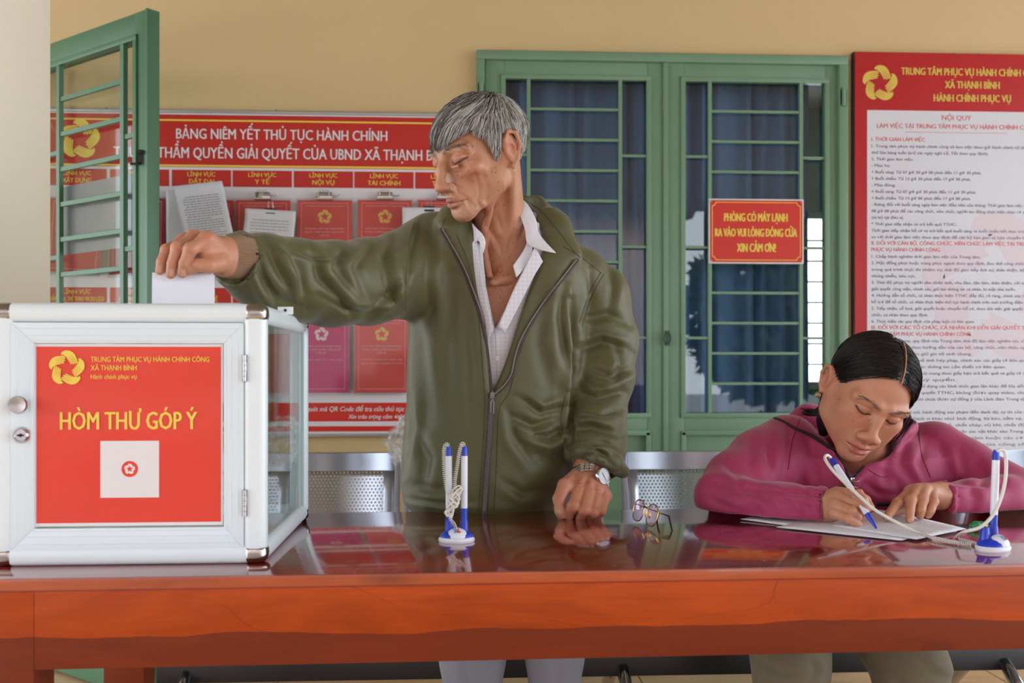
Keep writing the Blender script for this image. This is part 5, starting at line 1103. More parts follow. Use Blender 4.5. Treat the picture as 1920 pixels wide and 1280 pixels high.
for a, b in (((1088, 903), (1102, 884)), ((1106, 908), (1109, 886)), ((1121, 916), (1116, 890))): f.chain(P3([(a[0], a[1], 1.893), (b[0], b[1], 1.935)]), [.0032, .0022], .006)
f.chain(P3([(1068, 912, 1.885), (1062, 935, 1.866)]), [.0016, .002], .004, None, 'sub')
Vb, Qb = f.mesh()
cb = handcol(Vb, Qb, (198, 136, 108), (190, 98, 76), (200, 158, 140), [((1049, 962), (8, 13), 0)], [(1089, 904, 14), (1075, 950, 13), (1096, 957, 12), (1113, 961, 11), (1128, 958, 9), (1134, 930, 10), (1048, 930, 13), (1107, 910, 11)])
def join_limbs(parts, cols, links):
    """one continuous skin: links = (part index, start point, path points, end point on part 0, radius)"""
    o = [0]
    for V, Q in parts: o.append(o[-1]+len(V))
    V = np.concatenate([p[0] for p in parts]); Q = np.concatenate([p[1]+o[i] for i, p in enumerate(parts)]); c = np.concatenate(cols); own = np.concatenate([np.full(len(p[1]), i) for i, p in enumerate(parts)])
    kill = []; NV, NQ, NC = [], [], []
    for k_, a, path, b, r in links:
        ctr = V[Q].mean(1)
        fa = np.argmin(np.linalg.norm(ctr-np.array(a), axis=1)+(own != k_)*9); fb = np.argmin(np.linalg.norm(ctr-np.array(b), axis=1)+(own != 0)*9+np.isin(np.arange(len(Q)), kill)*9); kill += [fa, fb]
        pts = [Vector(ctr[fa])]+[Vector(p) for p in path]+[Vector(ctr[fb])]; rings = [list(Q[fa])]; base = len(V)+sum(len(x) for x in NV)
        u0 = Vector(V[Q[fa][0]])-pts[0]
        for i in range(1, len(pts)-1):
            t = (pts[i+1]-pts[i-1]).normalized(); u = (u0-t*u0.dot(t)).normalized(); w = t.cross(u); s_ = 1 if (Vector(V[Q[fa][1]])-pts[0]).dot((pts[1]-pts[0]).normalized().cross(u)) > 0 else -1
            NV.append(np.array([pts[i]+u*r, pts[i]+w*r*s_, pts[i]-u*r, pts[i]-w*r*s_])); NC.append(np.tile(c[Q[fa][0]], (4, 1))); rings.append([base, base+1, base+2, base+3]); base += 4
        rings.append(list(Q[fb][::-1]))
        for x, y in zip(rings[:-1], rings[1:]): NQ += [[x[j], x[(j+1) % 4], y[(j+1) % 4], y[j]] for j in range(4)]
    m_ = np.ones(len(Q), bool); m_[kill] = False
    return (np.concatenate([V]+NV), np.concatenate([Q[m_], np.array(NQ)])), np.concatenate([c]+NC)
(VB, QB), cB = join_limbs([(Vh, Qh), (Va, Qa), (Vb, Qb)], [ch, ca, cb], [
    (1, P(470, 482, 1.70), [P(520, 515, 1.77), P(640, 530, 1.90), P(780, 500, 2.08), P(850, 520, 2.12)], P(860, 590, 2.10), .030),
    (2, P(1110, 835, 1.99), [P(1116, 800, 2.03), P(1125, 700, 2.11), P(1110, 560, 2.13), P(1050, 530, 2.13)], P(1020, 590, 2.10), .030)])
body = sdfmesh('body', [(VB, QB)], M_skm, man, cols=[cB])
bv_face = bvh_of([(Vh, Qh)])
# eyebrow and stubble hairs
M_hg = mat('grey_hair', (150, 146, 140), .45, var=.1, spec=.4); M_hd = mat('dark_grey_hair', (84, 80, 76), .45, var=.1, spec=.4); M_hl = mat('white_hair', (206, 203, 198), .4, var=.05, spec=.4)
def hl2w(Mx, p): return Mx @ Vector(p)
def strands(Mx, ell_c, ell_r, roots, flow, limit, length, rad, steps=9, lift=(.0, .006), seed=3):
    g_ = np.random.default_rng(seed); c = np.array(ell_c); r = np.array(ell_r); out = []
    for p0 in roots:
        p = np.array(p0); L = length(p, g_); off = lift[0]+(lift[1]-lift[0])*g_.random(); pts = []; jit = g_.normal(size=3)*.10
        for i in range(steps+1):
            q = (p-c)/r; q /= np.linalg.norm(q); nrm = q/r; nrm /= np.linalg.norm(nrm); p = c+q*r
            pts.append(p+nrm*(off+.0012*math.sin(i*.9+p0[0]*400))*(1 if i < steps-1 else .8))
            d = flow(p)+jit; d = d-nrm*(d@nrm); d /= (np.linalg.norm(d)+1e-9); nx = p+d*L/steps
            if limit(nx): break
            p = nx
        if len(pts) > 2: out.append([Mx @ Vector(v) for v in pts])
    return out
def strand_mesh(name, S_, rad, m, parent):
    mb = MB()
    for s in S_: n_ = len(s); mb.tube(s, [rad*(1-.75*(i/(n_-1))**1.5) for i in range(n_)], 3, caps=False)
    me = bpy.data.meshes.new(name); off = W[parent.name]; me.from_pydata([Vector(v)-off for v in mb.v], [], mb.f); me.polygons.foreach_set('use_smooth', np.ones(len(me.polygons), bool)); me.materials.append(m)
    ob = bpy.data.objects.new(name, me); C.objects.link(ob); ob.parent = parent; W[ob.name] = off.copy(); ob['kind'] = 'stuff'; return ob
# hair: cap under the strands
HC, HR = (0, .014, .024), (.0770, .0985, .0765)
def man_line(x, y, z, extra=0):      # lower limit of hair by position round the head
    yy = [-.10, -.070, -.052, -.035, -.018, -.006, .000, .030, .036, .06, .12]; zz = [.052, .048, .040, .028, -.010, -.022, .030, .030, -.030, -.058, -.066]
    return np.interp(y, yy, zz)+extra
f = Field(np.array(HM.translation)-.15, np.array(HM.translation)+.17, .0030); f.ell(HC, np.array(HR)-.001, .005, HM)
Vc, Qc = f.mesh(); Lc_ = (np.c_[Vc, np.ones(len(Vc))]@Mi.T)[:, :3]; keep = Lc_[:, 2] > man_line(Lc_[:, 0], Lc_[:, 1], 0); Qc = Qc[keep[Qc].all(1)]
u_, inv = np.unique(Qc, return_inverse=True); Vc, Qc = Vc[u_], inv.reshape(Qc.shape)
cap = sdfmesh('hair', [(Vc, Qc)], mat('grey_underhair', (112, 108, 104), .6, var=.1), man)
def man_roots(n, seed, sel=lambda x, y, z: True):
    g_ = np.random.default_rng(seed); out = []
    while len(out) < n:
        q = g_.normal(size=3); q /= np.linalg.norm(q); p = np.array(HC)+q*np.array(HR)
        if p[2] > man_line(*p, extra=.004) and sel(*p): out.append(p)
    return out
crown = np.array([.030, .055, .098])
def mflow(p):
    d = p-crown; d = d/(np.linalg.norm(d)+1e-6); d = d*np.array([1, 1, 1.0])
    if p[1] < .0 and p[2] > .035: d = d+np.array([-.55, -.6, -.1])*min(1, (-p[1]+.02)/.06)
    if p[2] < .06: d = d+np.array([0, .12 if p[1] > -.03 else -.05, -.8])
    return d
def mlim(p):
    lo = man_line(p[0], p[1], p[2], -.010)
    if p[1] < -.05: lo = .016 if p[0] < .02 else (.026+.35*(p[0]-.02))
    return p[2] < lo
mlen = lambda p, g_: (.050+.035*g_.random())*(1.15 if p[2] > .05 else .7)
for nm, n_, m_, sel, sd in (('hair_strands', 2000, M_hg, lambda x, y, z: True, 1), ('hair_strands', 2700, M_hd, lambda x, y, z: z > .045 or y > .05 or rng.random() < .25, 2), ('hair_strands', 1700, M_hl, lambda x, y, z: (x > .03 and y < .07 and z < .085) or rng.random() < .12, 3)):
    strand_mesh(nm, strands(HM, HC, HR, man_roots(n_, sd, sel), mflow, mlim, mlen, .0005, seed=sd, lift=(0, .0055)), .00062, m_, cap)
# eyebrow hairs
S_ = []
for s in (-1, 1):
    for i in range(60):
        t = rng.random(); x = s*(.012+.042*t); z = .0155+.007*math.sin(t*2.6)+.003*rng.normal()*(1-.5*t)
        h_ = bv_face.ray_cast(HM @ Vector((x, -.16, z)), (HM.to_3x3() @ Vector((0, 1, 0))).normalized())
        if h_[0] is None: continue
        nn = h_[1]; e_ = (HM.to_3x3() @ Vector((s*1, -.15, -.25+.5*rng.random()))).normalized(); S_.append([h_[0], h_[0]+nn*.0012+e_*.004, h_[0]+nn*.0016+e_*.008])
strand_mesh('eyebrow_hairs', S_, .0003, M_hd, body)
# ---- shirt
f = Field(P(760, 990, 2.3)-np.array([0, .40, 0]), P(1130, 350, 2.3), .0035)
f.loft([row(430, 850, 1050, 2.10, .085), row(480, 815, 1085, 2.10, .115), row(560, 790, 1100, 2.11, .125), row(700, 790, 1080, 2.12, .13), row(990, 785, 1050, 2.12, .13)], .02)
f.cone(P(955, 440, 2.085), P(950, 480, 2.085), .072, .11, .03)
def vcut(poly, ymax):
    def fn(X, Y, Z):
        d_ = Y*math.cos(YAW)+X*math.sin(YAW); px = 960+F*(X*math.cos(YAW)-Y*math.sin(YAW))/d_; py = 693-F*(Z-CZ)/d_
        n = len(poly); dd = np.full(np.broadcast(px, py).shape, 1e9); ins = np.zeros(dd.shape, bool)
        px = np.broadcast_to(px, dd.shape); py = np.broadcast_to(py, dd.shape)
        for i in range(n):
            (ax, ay), (bx, by) = poly[i], poly[(i+1) % n]; ex, ey = bx-ax, by-ay; t = np.clip(((px-ax)*ex+(py-ay)*ey)/(ex*ex+ey*ey), 0, 1)
            dd = np.minimum(dd, np.hypot(px-ax-t*ex, py-ay-t*ey)); c = ((ay > py) != (by > py)) & (px < (bx-ax)*(py-ay)/(by-ay+1e-9)+ax); ins ^= c
        sd = np.where(ins, -dd, dd)*d_/F; return np.maximum(sd, Y-ymax)
    return fn
f.fn(P(880, 660, 1.7)-np.array([.1, .2, 0]), P(1010, 380, 2.13)+np.array([.12, 0, .1]), vcut([(898, 380), (903, 450), (912, 540), (928, 617), (945, 585), (975, 530), (1003, 480), (1000, 380)], 2.09), .006, 'sub')
Vs, Qs = f.mesh(); Vs = folds(Vs, Qs, [([(985, 500), (965, 560), (940, 640)], 5, 2.5), ([(1000, 540), (970, 620), (945, 680)], 5, 2), ([(905, 560), (915, 630), (925, 700)], 4, 2), ([(960, 560), (935, 610)], 4, 2)])
sh = sdfmesh('shirt', [(Vs, Qs)], M_shirt, man); bv_s = bvh_of([(Vs, Qs)])
surf_tube(bv_s, [(929, 617), (931, 650), (932, 690), (931, 735)], .0012, M_collar, 'placket', sh, .0008)
for a, b in ((920, 575), (934, 672)):
    h_ = hit(bv_s, a, b, .0005)
    if h_ is not None: build('button', MB().lathe([(.0055, 0), (.0055, .0018), (.004, .0022), (.001, .0016)], n=16, M=Matrix.Translation(h_) @ Matrix.Rotation(math.pi/2, 4, 'X')), mat('pearl_button', (226, 226, 224), .25), sh)
def patch(name, rows_, m, parent, thick=.002, du=6, dv=5):
    """rows_ of (px,py,Y) control points"""
    R = [[Vector(P(*q)) for q in r] for r in rows_]; R = [spline(r, du) for r in R]; G_ = [spline([r[i] for r in R], dv) for i in range(len(R[0]))]
    nu, nv = len(G_), len(G_[0]); mb = MB(); mb.add([G_[i][j] for j in range(nv) for i in range(nu)], [(j*nu+i, j*nu+i+1, (j+1)*nu+i+1, (j+1)*nu+i) for j in range(nv-1) for i in range(nu-1)])
    return build(name, mb, m, parent, solid=thick)
# shirt collar: right flap (image right) and left flap
patch('collar_flap', [[(966, 366, 2.06), (986, 380, 2.03), (1003, 408, 2.00), (1012, 440, 1.975), (1042, 474, 1.945)],
                      [(964, 372, 2.05), (980, 392, 2.01), (992, 420, 1.985), (1002, 450, 1.965), (1022, 470, 1.945)],
                      [(962, 380, 2.05), (974, 402, 2.00), (984, 430, 1.98), (988, 455, 1.965), (998, 462, 1.950)]], M_collar, sh)
patch('collar_stand', [[(958, 368, 2.10), (976, 392, 2.03), (990, 430, 1.995), (985, 462, 1.975), (962, 498, 1.960)],
                       [(962, 385, 2.10), (982, 410, 2.03), (998, 450, 1.99), (992, 490, 1.97), (968, 520, 1.955)]], M_collar, sh)
patch('collar_flap', [[(885, 418, 1.985), (892, 426, 1.965), (905, 440, 1.955), (910, 455, 1.952)],
                      [(888, 432, 1.975), (896, 445, 1.955), (908, 458, 1.945), (906, 472, 1.945)],
                      [(890, 458, 1.965), (891, 453, 1.955), (896, 446, 1.950), (906, 474, 1.945)]], M_collar, sh)
patch('shirt_facing', [[(1003, 462, 1.955), (985, 500, 1.957), (962, 545, 1.962), (934, 612, 1.965)],
                       [(1018, 490, 1.960), (1000, 520, 1.962), (980, 560, 1.966), (946, 625, 1.970)]], M_shirt, sh, .0015)
patch('shirt_facing', [[(893, 446, 1.960), (899, 490, 1.957), (908, 545, 1.960), (925, 618, 1.965)],
                       [(886, 455, 1.965), (889, 500, 1.967), (897, 560, 1.972), (914, 640, 1.975)]], M_shirt, sh, .0015)
# ---- jacket
f = Field(P(395, 985, 1.9)-np.array([.02, .42, .02]), P(1215, 350, 2.35)+np.array([.04, 0, .02]), .0042)
f.loft([row(402, 862, 1045, 2.115, .075), row(430, 800, 1052, 2.11, .105), row(470, 768, 1088, 2.11, .130), row(510, 764, 1106, 2.11, .137), row(560, 762, 1112, 2.11, .140), row(650, 768, 1098, 2.11, .145), row(750, 764, 1085, 2.11, .148), row(830, 756, 1075, 2.11, .150), row(890, 750, 1062, 2.11, .152), row(935, 756, 1052, 2.11, .150), row(956, 772, 1040, 2.11, .138), row(985, 790, 1030, 2.11, .13)], .03, 2.5)
sl1 = [(818, 470, 2.10), (760, 512, 2.04), (690, 528, 1.955), (620, 532, 1.875), (550, 524, 1.80), (490, 508, 1.735), (452, 492, 1.700)]
f.chain([P(*q) for q in sl1], [.082, .085, .081, .077, .071, .062, .049], .03, kk=.02)
sl2 = [(1086, 522, 2.10), (1118, 560, 2.12), (1130, 640, 2.125), (1126, 710, 2.10), (1118, 770, 2.06), (1117, 820, 2.02), (1120, 852, 1.995)]
f.chain([P(*q) for q in sl2], [.066, .069, .073, .068, .059, .060, .057], .022, kk=.02)
# stand-up collar folded open
f.chain([P(962, 372, 2.15), P(1000, 392, 2.12), P(1040, 428, 2.06), P(1078, 480, 1.995)], [.016, .026, .030, .012], .025)
f.chain([P(940, 380, 2.17), P(962, 372, 2.15)], [.014, .016], .02)
f.chain([P(880, 402, 2.06), P(848, 408, 2.02), P(834, 425, 1.985)], [.014, .022, .014], .025)
f.ell(P(1035, 500, 2.015), (.05, .045, .07), .03); f.ell(P(858, 450, 2.01), (.035, .04, .06), .03)
# openings
V_ = [(880, 340), (886, 410), (892, 470), (899, 540), (907, 600), (915, 680), (922, 738), (934, 712), (947, 680), (960, 640), (984, 565), (1006, 505), (1022, 455), (1004, 412), (975, 384), (940, 340)]
f.fn(P(860, 760, 1.6)-np.array([.08, .2, .03]), P(1040, 340, 2.25)+np.array([.08, 0, .03]), vcut(V_, 2.115), .010, 'sub')
f.cone(P(955, 330, 2.08), P(950, 470, 2.085), .066, .072, .01, None, 'sub')
f.cone(P(380, 470, 1.62), P(462, 493, 1.705), .045, .040, .004, None, 'sub')         # cuff mouths
f.cone(P(1107, 925, 1.93), P(1112, 866, 1.975), .050, .045, .005, None, 'sub')
f.chain([P(*q) for q in ((430, 446, 1.708), (452, 442, 1.702), (466, 458, 1.690), (468, 484, 1.684), (460, 512, 1.686), (440, 528, 1.690), (420, 522, 1.695))], .0085, .006)  # elastic rim
f.chain([P(*q) for q in ((1068, 850, 1.985), (1092, 846, 1.945), (1122, 850, 1.935), (1150, 868, 1.940), (1168, 884, 1.965))], [.012, .014, .015, .016, .014], .012)
Vj, Qj = f.mesh(); Vj = relax(Vj, Qj, 1, .4)
FO = []
def fo(*a): FO.append(a)
# outstretched sleeve
fo([(470, 452), (486, 490), (500, 540), (520, 575)], 8, 6); fo([(500, 455), (520, 500), (545, 545)], 9, 7, -1); fo([(540, 462), (565, 510), (570, 560)], 9, 8); fo([(585, 470), (600, 520), (640, 560), (660, 590)], 9, 8, -1)
fo([(640, 462), (630, 500), (660, 545)], 10, 7); fo([(700, 450), (668, 500), (690, 560)], 10, 6); fo([(745, 430), (720, 480), (735, 560), (752, 582)], 11, 8, -1); fo([(690, 590), (720, 560), (760, 520)], 9, 7)
fo([(475, 500), (520, 560), (600, 590)], 10, 5); fo([(790, 415), (770, 470), (762, 560)], 6, 5); fo([(600, 555), (660, 585), (740, 590)], 8, 5, -1)
fo([(452, 455), (462, 465)], 4, 3); fo([(520, 455), (590, 480), (660, 478)], 8, 5)
# torso
fo([(762, 570), (790, 640), (800, 760), (790, 850)], 16, 6); fo([(770, 800), (800, 860), (790, 920)], 14, 6, -1); fo([(812, 430), (800, 520), (812, 620)], 12, 5, -1); fo([(850, 520), (835, 650), (840, 760)], 18, 5)
fo([(870, 560), (880, 680), (885, 800)], 14, 4, -1); fo([(960, 780), (1000, 800), (1040, 785)], 9, 8); fo([(975, 745), (1015, 775), (1060, 760)], 8, 7, -1); fo([(985, 812), (1030, 822), (1064, 800)], 8, 9); fo([(1000, 850), (1040, 862), (1060, 850)], 8, 5, -1)
fo([(1062, 520), (1050, 600), (1066, 700)], 12, 8); fo([(1030, 560), (1010, 640), (1030, 730)], 14, 5, -1); fo([(950, 760), (965, 820), (1000, 870)], 10, 5); fo([(940, 900), (980, 925), (1030, 920)], 9, 4)
fo([(770, 905), (820, 920), (860, 905)], 10, 4); fo([(755, 880), (770, 800), (765, 740)], 9, 5); fo([(765, 935), (830, 945), (900, 940)], 5, 4)
# bent sleeve
fo([(1072, 560), (1078, 650), (1070, 760), (1066, 850)], 7, 14); fo([(1095, 600), (1140, 590), (1180, 610)], 9, 6); fo([(1085, 655), (1130, 640), (1175, 655)], 9, 8, -1); fo([(1100, 690), (1145, 705), (1185, 690)], 9, 9); fo([(1080, 735), (1120, 745), (1165, 735)], 8, 9, -1)
fo([(1085, 768), (1125, 778), (1160, 770)], 8, 9); fo([(1075, 805), (1110, 800), (1155, 815)], 8, 9, -1); fo([(1100, 835), (1130, 828), (1160, 840)], 7, 8); fo([(1105, 500), (1110, 560), (1095, 610)], 8, 6); fo([(1140, 480), (1150, 540), (1140, 590)], 9, 5, -1); fo([(1085, 860), (1120, 850), (1150, 872)], 6, 6)
fo([(1110, 835), (1128, 852), (1140, 856)], 5, 6); fo([(1150, 640), (1165, 680), (1150, 720)], 8, 5)
Vj = folds(Vj, Qj, [(a[0], a[1]*.85, a[2]*1.25)+tuple(a[3:]) for a in FO])
jac = sdfmesh('jacket', [(Vj, Qj)], M_jac, man); bv_j = bvh_of([(Vj, Qj)])
M_zip = mat('brown_zip_tape', (74, 62, 58), .7); M_zt = mat('zip_teeth', (120, 112, 108), .35, .6); M_st = mat('olive_thread', (64, 66, 42), .8)
za = [(826, 428), (846, 462), (868, 503), (886, 548), (901, 592), (911, 640), (917, 690), (921, 737)]
zb = [(1084, 486), (1064, 512), (1042, 540), (1018, 572), (996, 606), (978, 640), (968, 672), (962, 700), (948, 722), (928, 740)]
zc = [(922, 738), (920, 780), (917, 830), (913, 880), (910, 930), (908, 962)]
zp = root('zip'); zp.parent = jac; W[zp.name] = W[jac.name].copy()
for q in (za, zb):
    surf_tube(bv_j, q, .0036, M_zip, 'zip_tape', zp, .0005, 8, 6, 1.0); surf_tube(bv_j, [(a+(-1 if q is zb else 1)*3, b) for a, b in q], .0022, M_zt, 'zip_edge', zp, .005, 6, 6)
surf_tube(bv_j, zc, .0078, M_zip, 'zip_tape', zp, -.0025, 10, 6); 
m = MB(); P2 = spline([(a, b, 0) for a, b in zc], 14)
for i, p in enumerate(P2):
    for sx_ in (-1, 1):
        h_ = hit(bv_j, p[0]+sx_*1.6, p[1]+(1.2 if sx_ > 0 else 0), .0052)
        if h_ is not None: m.box((h_[0]-.0016, h_[1]-.0008, h_[2]-.0007), (h_[0]+.0016, h_[1]+.0012, h_[2]+.0007))
build('zip_teeth', m, M_zt, zp)['kind'] = 'stuff'
for q in (za, zb):
    m = MB(); P2 = spline([(a, b, 0) for a, b in q], 12)
    for i, p in enumerate(P2):
        h_ = hit(bv_j, p[0]+(3 if q is za else -3), p[1], .0068)
        if h_ is not None: m.box((h_[0]-.0014, h_[1]-.0008, h_[2]-.0007), (h_[0]+.0014, h_[1]+.0010, h_[2]+.0007))
    build('zip_teeth', m, M_zt, zp)['kind'] = 'stuff'
h_ = hit(bv_j, 923, 741, .008); build('zip_pull', MB().box(h_-Vector((.004, .003, .006)), h_+Vector((.004, .003, .006))).tube([h_+Vector((0, -.002, -.006)), h_+Vector((-.003, -.004, -.014)), h_+Vector((-.0035, -.004, -.034)), h_+Vector((.0025, -.004, -.036)), h_+Vector((.003, -.004, -.014)), h_+Vector((0, -.002, -.006))], .0014, 8), M_zt, zp, bevel=.0006)
SM = [[(856, 440), (880, 500), (897, 590), (905, 690), (909, 760), (903, 870), (897, 960)], [(1050, 524), (1004, 590), (975, 660), (955, 735), (936, 770), (931, 870), (926, 960)], [(968, 366), (1010, 392), (1045, 430), (1066, 458), (1088, 484)], [(1056, 462), (1090, 482), (1128, 512)], [(1132, 514), (1110, 555), (1092, 612)], [(1127, 510), (1104, 552), (1086, 606)],
      [(776, 418), (764, 480), (760, 580)], [(1060, 742), (1052, 790), (1066, 845)], [(836, 408), (828, 424)]]
for q in SM: surf_tube(bv_j, q, .0006, M_st, 'seam', jac, .0004, 6, 8)
# knitted cuffs
patch_c = MB(); ax0, ax1 = Vector(P(408, 481, 1.655)), Vector(P(470, 484, 1.705))
def cuff(mb, a, b, ra, rb, nr=70, ns=10, rib=.0006, sq=1.0):
    d = (b-a).normalized(); u = d.orthogonal().normalized(); w = d.cross(u)
    for j in range(ns):
        t = j/(ns-1); r = ra+(rb-ra)*t+.002*math.sin(t*3.1)
        for i in range(nr*4):
            q = 2*math.pi*i/(nr*4); rr = r+rib*math.sin(q*nr/1.0); mb.v.append(tuple(a+d*(b-a).length*t+(u*math.cos(q)+w*math.sin(q)*sq)*rr))
    o = len(mb.v)-ns*nr*4; n = nr*4; mb.f += [(o+j*n+i, o+j*n+(i+1) % n, o+(j+1)*n+(i+1) % n, o+(j+1)*n+i) for j in range(ns-1) for i in range(n)]; return mb
build('knit_cuff', cuff(MB(), ax0, ax1, .0300, .0375), M_knit, man, solid=.002)
build('knit_cuff', cuff(MB(), Vector(P(1106, 872, 1.965)), Vector(P(1108, 856, 1.983)), .0330, .0335), M_knit, man, solid=.002)
# ---- wristwatch
wc = Vector(P(1131, 892, 1.912)); nrm = Vector((.62, -.75, .18)).normalized(); upv = Vector((.28, .1, .95)); upv = (upv-nrm*upv.dot(nrm)).normalized(); sv = upv.cross(nrm)
Mw = Matrix.Translation(wc) @ Matrix((sv, upv, nrm)).transposed().to_4x4()
wt = root('wristwatch', 'silver wristwatch with white dial and link bracelet on the old man\'s left wrist', 'watch', tuple(wc))
build('case', MB().lathe([(.0150, -.005), (.0172, -.003), (.0172, .001), (.0158, .003), (.0146, .003), (.0146, .001)], n=40, M=Mw), M_chrome, wt)
build('dial', MB().lathe([(.0146, .0005), (.0146, .0012)], n=40, M=Mw), mat('watch_dial', (214, 218, 224), .3, var=0), wt)
m = MB()
for i in range(12):
    a = math.pi/6*i; Mr = Mw @ Matrix.Rotation(a, 4, 'Z'); m.box((-.0004, .0108, .0013), (.0004, .0132, .0017), Mr)
build('hour_markers', m, M_steel, wt)['kind'] = 'stuff'
build('hour_hand', MB().box((-.0005, -.001, .0018), (.0005, .0075, .0021), Mw @ Matrix.Rotation(.7, 4, 'Z')), M_dark, wt); build('minute_hand', MB().box((-.0004, -.001, .0022), (.0004, .0110, .0025), Mw @ Matrix.Rotation(-2.4, 4, 'Z')), M_dark, wt)
build('crown', MB().lathe([(.002, 0), (.002, .003)], n=12, M=Mw @ Matrix.Translation((.017, 0, -.001)) @ Matrix.Rotation(math.pi/2, 4, 'Y')), M_chrome, wt)
# bracelet round the wrist
ctr = Vector(P(1107, 880, 1.962)); axv = (Vector(P(1112, 835, 1.99))-Vector(P(1103, 900, 1.95))).normalized(); r0 = (wc-ctr); r0 = r0-axv*r0.dot(axv); R0 = r0.length; e1 = r0.normalized(); e2 = axv.cross(e1); sh0 = axv*((wc-ctr).dot(axv))
for i in range(22):
    a = math.radians(28+i*14.3); c = ctr+sh0*(1-i/40)+(e1*math.cos(a)+e2*math.sin(a))*(.0345+(R0-.0345)*abs(math.cos(a/2))**6*.6); rd = (e1*math.cos(a)+e2*math.sin(a)); tg = axv.cross(rd)
    Ml = Matrix.Translation(c) @ Matrix((axv, tg, rd)).transposed().to_4x4()
    build('bracelet_link', MB().box((-.0085, -.0037, -.001), (-.0032, .0037, .0015), Ml).box((-.0028, -.0037, -.001), (.0028, .0037, .0019), Ml).box((.0032, -.0037, -.001), (.0085, .0037, .0015), Ml), M_chrome, wt, bevel=.0005, seg=1)
# ---- trousers and shoes
M_tro = fabric('grey_linen', (128, 130, 140), .85, .1, 700, .4)
f = Field((P(800, 1000, 2.15)[0]-.05, 1.98, .06), (P(1110, 1000, 2.15)[0]+.06, 2.36, .92), .006)
xl, xr = P(886, 1250, 2.14)[0], P(1040, 1250, 2.14)[0]; xm = (xl+xr)/2
f.ell((xm, 2.13, .86), (.155, .105, .11), .04)
f.chain([(xl+.02, 2.14, .80), (xl, 2.14, .42), (xl, 2.16, .10)], [.095, .066, .056], .03); f.chain([(xr-.02, 2.14, .80), (xr, 2.14, .42), (xr, 2.16, .10)], [.095, .058, .054], .03)
Vt, Qt = f.mesh(); Vt = folds(Vt, Qt, [([(870, 1230), (880, 1330)], 8, 4), ([(1050, 1230), (1040, 1330)], 8, 4)])
sdfmesh('trousers', [(Vt, Qt)], M_tro, man)
for x in (xl, xr):
    f = Field((x-.08, 1.9, -.01), (x+.08, 2.3, .13), .004); f.chain([(x, 2.19, .045), (x, 2.08, .040), (x, 1.99, .028)], [.042, .040, .027], .02); f.fn((x-.1, 1.8, -.02), (x+.1, 2.4, .03), lambda X, Y, Z: Z-.002+0*X+0*Y, .003, 'sub')
    Vo, Qo = f.mesh(); sdfmesh('shoe', [(Vo, Qo)], mat('black_leather', (30, 26, 24), .4), man)
# ================================================================ the seated woman
M_skw = skinmat('tanned_skin', .48, .2)
M_mag = fabric('magenta_knit', (172, 50, 98), .58, .25, soft=(14, 14, 10), bump=.25)
M_blk = fabric('black_trim', (26, 20, 26), .6, .1); M_hb = mat('black_hair', (20, 16, 16), .32, var=.2, spec=.5); M_hb2 = mat('brown_black_hair', (44, 34, 32), .32, var=.2, spec=.5)
WM = Matrix.Translation(P(1629, 734, 1.93)) @ Matrix.Rotation(math.radians(19), 4, 'Y') @ Matrix.Rotation(math.radians(5), 4, 'Z') @ Matrix.Rotation(math.radians(32), 4, 'X') @ Matrix.Scale(1.0, 4)
wo = root('writing_woman', 'dark-haired woman in a magenta zip top bent over the table, writing on a form', 'person', (float(P(1620, 900, 2.3)[0]), 2.3, 0))
f = Field(np.array([P(1500, 960, 1.85)[0], 1.82, P(1500, 960, 2.25)[2]]), P(1770, 600, 2.25)+np.array([.02, .05, 0]), .0017)
head(f, WM, dict(w=1.03, fw=1.08, jw=1.02, nl=-1.3, ch=.005, nw=1.36, lip=1.2, mw=.0285, es=1.0, cw=1.0, full=1, open=.0024))
wl = lambda v: WM @ Vector(v)
f.chain([wl((0, .030, -.03)), Vector(P(1618, 850, 2.08)), Vector(P(1612, 900, 2.12)), Vector(P(1612, 950, 2.14))], [.050, .050, .075, .10], .02)
f.ell(P(1605, 925, 2.10), (.12, .07, .10), .03)
Vw, Qw = f.mesh(); Vw = relax(Vw, Qw, 1, .4)
Vw = folds(Vw, Qw, [([(1592, 806), (1586, 822), (1590, 838)], 4, 1.2, -1), ([(1645, 822), (1650, 836)], 4, .8), ([(1600, 782), (1612, 786), (1624, 780)], 3, .8, -1), ([(1656, 796), (1668, 800), (1680, 794)], 3, .8, -1)]); Wi = np.array(WM.inverted()); Lw = (np.c_[Vw, np.ones(len(Vw))]@Wi.T)[:, :3]
cw_ = facecol(Lw, (196, 136, 106), dict(cheek=(190, 118, 92), lid=(160, 98, 78), lipc=(184, 92, 86), brow=[(.011, .0150), (.026, .0215), (.042, .0195), (.053, .012)], browc=(96, 72, 60), brows=.6, mouth=(104, 40, 38)))
pxw, pyw, _ = proj(Vw)
for a, b, r in [(1629, 788, 2.2), (1633, 786, 1.3), (1574, 748, 1.8), (1595, 775, 1.2), (1656, 801, 1.4), (1600, 790, 1), (1583, 768, 1.1), (1610, 800, .9), (1660, 810, .9), (1636, 796, 1.0)]: cw_ = blob(cw_, np.hypot(pxw-a, pyw-b), r+.6, (120, 70, 54), .6, .7)
cw_ = np.where((Lw[:, 2] < -.115)[:, None], cw_*.7+.3*Lc((170, 110, 84)), cw_)
